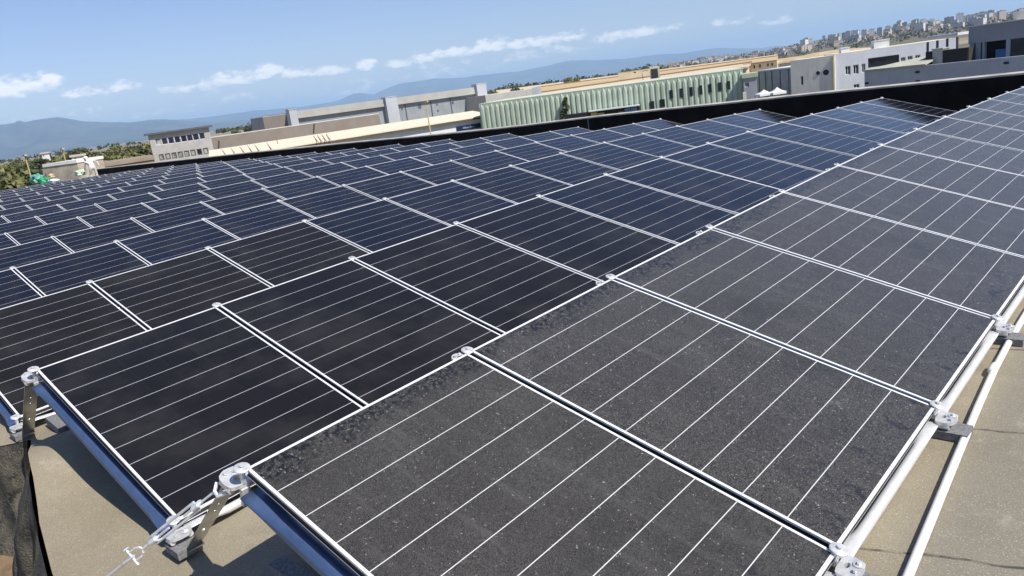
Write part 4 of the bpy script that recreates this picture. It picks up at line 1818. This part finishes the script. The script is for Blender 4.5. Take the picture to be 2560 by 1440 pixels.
# ------------------------------------------------------------------ white building with windows
W_WHITE = wallmat('warm_white_render', (.72, .68, .60), .85, .07, .4, .30)
W_WHITE2 = wallmat('cool_white_render', (.66, .68, .71), .85, .07, .4, .15)
f1 = Facade((1976, 157, 97), (2086, 138.5, 96))
b1 = building('white_building', 'off white building end with a yellowish drainpipe and small round vents', 'building', f1, 6, W_WHITE, wallmat('white_cap', (.72, .68, .58)), [(2001, 190, 2009, 213, dict(bars=0))], roof_t=.12)
m = MB()
for (px, py, s) in ((2045, 182.5, .22), (2065, 181, .32)):
    u, z = f1.hit(px, py)
    m.disc(Vector((u, -.004, z)), s, .04, 14, (0, -1, 0))
m.obj('wall_vents', M['dark'], b1)
m = MB()
u, _ = f1.hit(2085, 180)
m.box(u - .16, u - .02, -.14, -.004, GZ, f1.top)
m.obj('drainpipe', wallmat('ochre_pipe', (.50, .40, .22)), b1)
f2 = Facade((2087, 138, 96.3), (2392, 97, 99))
b2 = building('white_building', 'bluish white building with paired windows and a long dark opening', 'building', f2, 8, W_WHITE2, wallmat('white_cap', (.72, .68, .58)),
              [(2113, 165, 2127, 187, dict(frame=FRAME_W)), (2133, 161.5, 2147, 185, dict(frame=FRAME_W)), (2154, 159, 2164, 181, dict(frame=FRAME_W)), (2134, 210, 2149, 220, dict(frame=FRAME_W)),
               (2170, 141, 2248, 165, dict(frame=FRAME_D, bars=0, name='wide_opening')), (2252, 143, 2264, 154, dict(frame=FRAME_W)), (2269, 139.5, 2282, 151, dict(frame=FRAME_W)), (2288, 137, 2301, 148, dict(frame=FRAME_W))], roof_t=.12)

# low vaulted roof behind the white building
fvv = Facade((1945, 152, 128), (2142, 124, 122))
vr = empty('vaulted_shed', fvv.mw)
m = MB()
m.box(0, fvv.L, 0, 9, GZ, fvv.top - .55)
m.obj('wall', CREAMW, vr)
m = MB()
rings = []
for i in range(11):
    u = fvv.L * i / 10
    e_ = .35 + .65 * math.sin(math.pi * (.10 + .80 * i / 10))
    rings.append([Vector((u, 4.5 - 4.7 * math.cos(math.pi * q_ / 9), fvv.top - .53 + .95 * e_ * math.sin(math.pi * q_ / 9))) for q_ in range(10)])
m.loft(rings)
m.obj('roof', wallmat('ochre_vault', (.50, .40, .24), .85, .2, .5, .3), vr)
tag(vr, 'long ochre vaulted roof rising just behind the white building', 'shed')
for (px, py, w_, h_, lab) in ((2212, 121, 1.6, .8, 'small pale rooftop box on the white building, above the wide opening'), (2120, 131, .9, .5, 'tiny pale vent cowl on the white building roof, above the paired windows')):
    u, z = f2.hit(px, py + 6)
    m = MB()
    m.box(u - w_ / 2, u + w_ / 2, 1.5, 3, f2.top + .124, f2.top + .124 + h_)
    m.box(u - w_ / 2 - .06, u + w_ / 2 + .06, 1.44, 3.06, f2.top + .126 + h_, f2.top + .2 + h_)
    tag(m.obj('rooftop_unit', wallmat('pale_shed_edge', (.66, .66, .66)), mw=f2.mw), lab, 'rooftop unit')

# ------------------------------------------------------------------ grey building close by
W_GREY = wallmat('slate_grey_render', (.27, .285, .31), .8, .08, .5, .1)
W_GREY2 = wallmat('mid_grey_render', (.43, .445, .47), .8, .08, .5, .15)
W_GREYL = wallmat('light_grey_post', (.30, .33, .37))
f3 = Facade((2161, 180, 62), (2640, 122, 56))
zlow = f3.hit(2422, 152.6)[1]
f3.top = zlow
g3 = empty('grey_building', f3.mw)
m = MB()
m.box(0, f3.L, 0, .35, GZ, zlow)
m.obj('terrace_wall', W_GREY2, g3)
m = MB()
ue = f3.hit(2316, 160)[0]
m.add([(0, -.12, zlow + .01), (ue, -.12, zlow + .01), (ue, 2.6, zlow + .62), (0, 2.6, zlow + .05), (0, -.12, zlow + .10), (ue, -.12, zlow + .10), (ue, 2.6, zlow + .72), (0, 2.6, zlow + .16)],
      [(0, 1, 2, 3), (4, 7, 6, 5), (0, 4, 5, 1), (1, 5, 6, 2), (2, 6, 7, 3), (3, 7, 4, 0)])
m.obj('sloping_cover', wallmat('pale_green_grey_sheet', (.46, .46, .36)), g3)
m = MB()
m.box(0, f3.L, .36, 12, GZ, zlow - .25)
m.obj('terrace', W_GREYL, g3)
# upper storey, set back
uu = f3.hit(2421, 100, -2.)[0]
zt3 = f3.hit(2421, 70.5, -2.)[1] + .05
zb3 = f3.hit(2422, 110, -2.)[1]
m = MB()
m.box(uu, f3.L, 2., 12, zb3, zt3)
m.obj('upper_wall', W_GREY, g3)
m = MB()
m.box(uu - .08, f3.L, 1.92, 12.1, zt3 + .003, zt3 + .07)
m.obj('roof', W_CAP, g3)
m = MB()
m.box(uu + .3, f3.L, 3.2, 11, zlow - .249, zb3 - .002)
m.obj('recess', M['dark'], g3)  # near-black block stands for the shade inside
for (x0, x1) in ((2423, 2434), (2438, 2450), (2455, 2460), (2514, 2524)):
    a, b_ = f3.hit(x0, 130, -2.)[0], f3.hit(x1, 130, -2.)[0]
    m = MB()
    m.box(a, b_, 2.02, 2.3, zlow - .249, zb3 - .002)
    m.obj('post', W_GREYL, g3)
a, b_ = f3.hit(2489, 130, -2.9)[0], f3.hit(2515, 130, -2.9)[0]
zb_ = f3.hit(2500, 123, -2.9)[1]
m = MB()
m.box(a, b_, 2.9, 3.19, zlow - .249, zb_)
m.obj('blue_panel', wallmat('sky_blue_panel', (.12, .30, .55)), g3)
a = f3.hit(2526, 130, -2.)[0]
m = MB()
m.box(a, f3.L, 2.1, 3.18, zlow - .249, zb3 - .003)
m.obj('dark_glazing', pane_mat('teal_black_pane', (.02, .03, .035)), g3)
m = MB()
for (px, py) in ((2294, 180), (2295, 203), (2516, 157), (2167, 208)):
    u, z = f3.hit(px, py)
    m.box(u - .14, u + .14, -.05, -.003, z - .07, z + .07)
m.obj('wall_lamps', M['dark'], g3)
tag(g3, 'grey building with terrace wall, posts and a deep dark recess', 'building')
for (x0, x1, y0, y1, lab) in ((2314, 2331, 129, 162, 'narrow dark louvred unit beside the cream cabinet on the grey terrace'), (2357, 2422, 122, 158, 'wide dark louvred unit between cream cabinet and grey building')):
    r = f3.rect(x0, y0, x1, y1, -1.)
    m = MB()
    m.box(r[0], r[1], 1., 1.7, r[2] - .6, r[3])
    n = 14
    for i in range(n):
        z = r[2] + (r[3] - r[2]) * i / n
        m.box(r[0] + .03, r[1] - .03, .94, .998, z, z + (r[3] - r[2]) / n * .55)
    tag(m.obj('louvred_unit', wallmat('dark_louvre', (.05, .045, .045)), mw=f3.mw), lab, 'louvred unit')
r = f3.rect(2331, 124, 2356, 160, -1.)
m = MB()
m.box(r[0], r[1], 1., 1.8, r[2] - .6, r[3])
m.box(r[0] - .05, r[1] + .05, .95, 1.85, r[3] + .002, r[3] + .08)
tag(m.obj('cabinet', wallmat('cream_grey_cabinet', (.42, .41, .37)), mw=f3.mw), 'cream grey cabinet between two dark louvred units', 'cabinet')
# steel pergola and light panels above
r = f3.rect(2318, 97, 2392, 126, -4.)
pg = empty('pergola', f3.mw)
for i in range(4):
    x = r[0] + (r[1] - r[0]) * i / 3
    m = MB()
    m.box(x - .06, x + .06, 4., 4.12, r[2] - .8, r[3] - .1 + .1 * i / 3)
    m.obj('post', W_ROOFD, pg)
m = MB()
m.box(r[0] - .1, r[1] + .1, 3.9, 5.4, r[3] + .1, r[3] + .28)
m.obj('beam', wallmat('pale_shed_edge', (.66, .66, .66)), pg)
tag(pg, 'pergola with dark posts and a white beam beside the grey terrace building', 'pergola')
# small penthouse on the grey roof
f4 = Facade((2533, 30, 66), (2620, 18, 66))
m = MB()
m.box(0, .8, 0, 1, zt3, f4.top)
m.box(.81, f4.L, .2, 1, f4.top - .5, f4.top + .25)
m.box(.81, f4.L, .5, 1, zt3, f4.top - .95)
tag(m.obj('roof_structure', wallmat('pale_post', (.50, .48, .45)), mw=f4.mw), 'pale concrete frame standing on the grey terrace building roof', 'frame')

# ------------------------------------------------------------------ things at the far end of our roof and beyond
SHAFT = wallmat('rough_plaster', (.44, .38, .29), .9, .25, 1.2, .3)
fhut = Facade((108, 411, 64), (190, 399, 62))
sh = empty('plaster_hut', fhut.mw)
m = MB()
m.box(0, fhut.L, 0, 2.5, GZ, fhut.top - .22)
m.box(-.75, -.002, .5, 2.4, GZ, fhut.top - .35)
m.obj('wall', SHAFT, sh)
m = MB()
m.box(-.05, fhut.L + .05, -.05, 2.55, fhut.top - .218, fhut.top)
m.obj('roof', wallmat('white_slab', (.78, .75, .68)), sh)
tag(sh, 'weathered plaster hut with a white slab top beyond the green bag', 'hut')
fbr = Facade((236, 421, 75), (384, 399, 75))
building('brown_shed', 'low brown flat roof strip between worker and grey office block', 'shed', fbr, 9, wallmat('brown_band', (.26, .17, .10)), wallmat('brown_grey_roof', (.30, .24, .18)), roof_t=.3, over=.1)
for (x0, x1, y, D, lab) in ((178, 212, 391, 190, 'small white house among the olive green trees'), (104, 122, 384, 260, 'tiny cream house half hidden by olive green trees')):
    fx = Facade((x0, y + 2, D), (x1, y - 2, D))
    building('white_house', lab, 'house', fx, 7, wallmat('white_house_wall', (.66, .64, .60)), wallmat('pale_tile', (.50, .42, .36)), [((x0 * .7 + x1 * .3) - 2, y + 4, (x0 * .7 + x1 * .3) + 2, y + 8, dict(bars=0))], roof_t=.4, over=.3)


def lumpy(name, size, seed, mat, amp=.45):
    bm = bmesh.new()
    bmesh.ops.create_icosphere(bm, subdivisions=4, radius=1)
    for v_ in bm.verts:
        n_ = noise.fractal(v_.co * 2.3 + Vector((seed, 0, 0)), .8, 2.1, 4)
        sq = v_.co.copy()
        k_ = max(abs(sq.x), abs(sq.y), abs(sq.z))
        sq = sq * (1 + (1 / k_ - 1) * .45) * (1 + amp * n_)
        v_.co = Vector((sq.x * size[0], sq.y * size[1], max(-.5, sq.z) * size[2]))
    me = bpy.data.meshes.new(name)
    bm.to_mesh(me)
    bm.free()
    for p_ in me.polygons:
        p_.use_smooth = True
    me.materials.append(mat)
    return me


TARP = plain('green_tarpaulin', (.13, .36, .28), .5, .25, 3)
TARPD = plain('deep_green_plastic', (.03, .28, .12), .5, .3, 3)
BAGW = plain('white_bag_plastic', (.74, .77, .80), .5, .1, 3)


def bag(px, py, Y, size, seed, mat, name, label, cat):
    p = on_roof_y(px, py, Y)
    o = bpy.data.objects.new(name, lumpy(name, size, seed, mat))
    COL.objects.link(o)
    o.matrix_world = Q4 @ Matrix.Translation((p.x, Y, p.z))
    return tag(o, label, cat)


bag(93, 449, 13.6, (.50, .34, .32), 1, TARP, 'tarpaulin_bundle', 'light green tarpaulin bundle behind the last panels near the hut', 'tarpaulin')
bag(112, 454, 13.5, (.34, .3, .22), 2, TARPD, 'plastic_sack', 'dark green plastic sack leaning on the light green bundle', 'sack')
bag(134, 453, 13.5, (.42, .25, .12), 3, BAGW, 'white_sack', 'flat white sack next to the dark green sack', 'sack')
bag(202, 434, 14.2, (.36, .25, .2), 4, plain('pale_green_plastic', (.55, .62, .48), .5, .2, 3), 'pale_sack', 'pale green sack at the parapet end beside the worker', 'sack')
bag(129, 441, 14.3, (.16, .16, .14), 5, plain('ochre_bucket', (.55, .42, .22), .6, .2, 3), 'ochre_bundle', 'small ochre bundle in front of the plaster hut', 'bundle')


# worker in white, bent over at the end of the parapet
def person():
    P0 = on_roof_y(236, 437, 14.35)
    zg = zr(14.35)
    verts, edges, rad_ = [], [], []

    def j(p_, r_, par=None):
        verts.append(Vector(p_))
        rad_.append(r_)
        if par is not None:
            edges.append((par, len(verts) - 1))
        return len(verts) - 1
    # x runs along the parapet (towards image right +), the body bends over to that side's opposite
    pel = j((.0, 0, .88), .135)
    sp1 = j((-.10, 0, 1.02), .125, pel)
    sp2 = j((-.22, 0, 1.16), .145, sp1)
    nk = j((-.36, -.02, 1.27), .055, sp2)
    hd = j((-.45, -.03, 1.34), .085, nk)
    j((-.53, -.03, 1.36), .08, hd)
    for s in (-1, 1):
        hip = j((.02, s * .10, .82), .095, pel)
        kn = j((-.06 + .06 * s, s * .13, .47), .068, hip)
        an = j((.04 + .05 * s, s * .13, .09), .045, kn)
        j((-.10 + .05 * s, s * .14, .04), .035, an)
    shl = j((-.27, -.20, 1.17), .062, sp2)
    el1 = j((-.38, -.26, .93), .045, shl)
    j((-.48, -.22, .72), .036, el1)
    shr = j((-.22, .20, 1.20), .062, sp2)
    el2 = j((.02, .32, 1.12), .045, shr)
    j((.10, .34, .86), .036, el2)
    me = bpy.data.meshes.new('person')
    me.from_pydata(verts, edges, [])
    o = bpy.data.objects.new('person', me)
    COL.objects.link(o)
    o.matrix_world = Q4 @ Matrix.Translation((P0.x, 14.35, zg)) @ Matrix.Scale(1.04, 4)
    mod = o.modifiers.new('skin', 'SKIN')
    for i, r_ in enumerate(rad_):
        me.skin_vertices[0].data[i].radius = (r_, r_)
    me.skin_vertices[0].data[0].use_root = True
    o.modifiers.new('sub', 'SUBSURF').levels = 2
    o.modifiers['sub'].render_levels = 2
    me.materials.append(plain('white_overalls', (.58, .55, .51), .85, .08, 6))
    hm = MB()
    hm.disc((-.53, -.03, 1.37), .118, .10, 18, (-.35, 0, 1), .03)
    hm.obj('white_cap', plain('white_cap_cloth', (.85, .84, .82), .6, .04, 6), o)
    fmm = MB()
    bm = bmesh.new()
    bmesh.ops.create_icosphere(bm, subdivisions=2, radius=1)
    fmm.add([Vector((v_.co.x * .085 - .545, v_.co.y * .075 - .045, v_.co.z * .10 + 1.315)) for v_ in bm.verts], [[v_.index for v_ in f_.verts] for f_ in bm.faces])
    bm.free()
    fmm.obj('face', plain('tanned_skin', (.30, .17, .11), .6, .1, 6), o, smooth=True)
    tag(o, 'worker in white clothes and cap bending over at the parapet end', 'person')


person()


# lamp posts and masts
def mast(name, label, px, ytop, ybot, D, r, mat, head=None):
    a, b_ = at(px, ytop, D), at(px, ybot, D)
    o = empty(name, Matrix.Translation((b_.x, b_.y, 0)))
    m = MB()
    m.tube([(0, 0, GZ), (0, 0, a.z)], [(r * 1.3, r * 1.3), (r * .8, r * .8)], 8)
    m.obj('pole', mat, o)
    if head:
        m = MB()
        m.box(-.35, .35, -.12, .12, a.z + .002, a.z + .14)
        m.obj('lamp_head', mat, o)
    tag(o, label, 'lamp post' if head else 'mast')


YEL = wallmat('ochre_mast_paint', (.56, .44, .20))
mast('lamp_post', 'ochre lamp post in front of the cream workshop roof', 1076, 254, 330, 92, .085, YEL, True)
mast('lamp_post', 'ochre lamp post rising from the trees by the plaster hut', 169, 372, 420, 95, .07, YEL, True)
mast('lamp_post', 'ochre lamp post among the trees behind the green bundle', 77, 388, 440, 90, .07, YEL, True)
mast('mast', 'thin brown mast on the cream roof, with a coil at its foot', 696, 340, 368, 105, .06, LINEB)
mast('mast', 'thin brown mast standing on the sand coloured roof', 1608, 183, 206, 122, .05, LINEB)

# ------------------------------------------------------------------ air
hz = MB()
hz.box(-33500, 31500, -4000, 35500, GZ - 40, 720)
hm, ht, hb = new_mat('haze')
ht.nodes.remove(hb)
pv = ht.nodes.new('ShaderNodeVolumePrincipled')
pv.inputs['Color'].default_value = (0.47, 0.71, 1.0, 1)
pv.inputs['Density'].default_value = 6.5e-5
pv.inputs['Anisotropy'].default_value = 0.0
ht.links.new(pv.outputs[0], ht.nodes['Material Output'].inputs['Volume'])
struct(hz.obj('haze', hm), 'stuff')
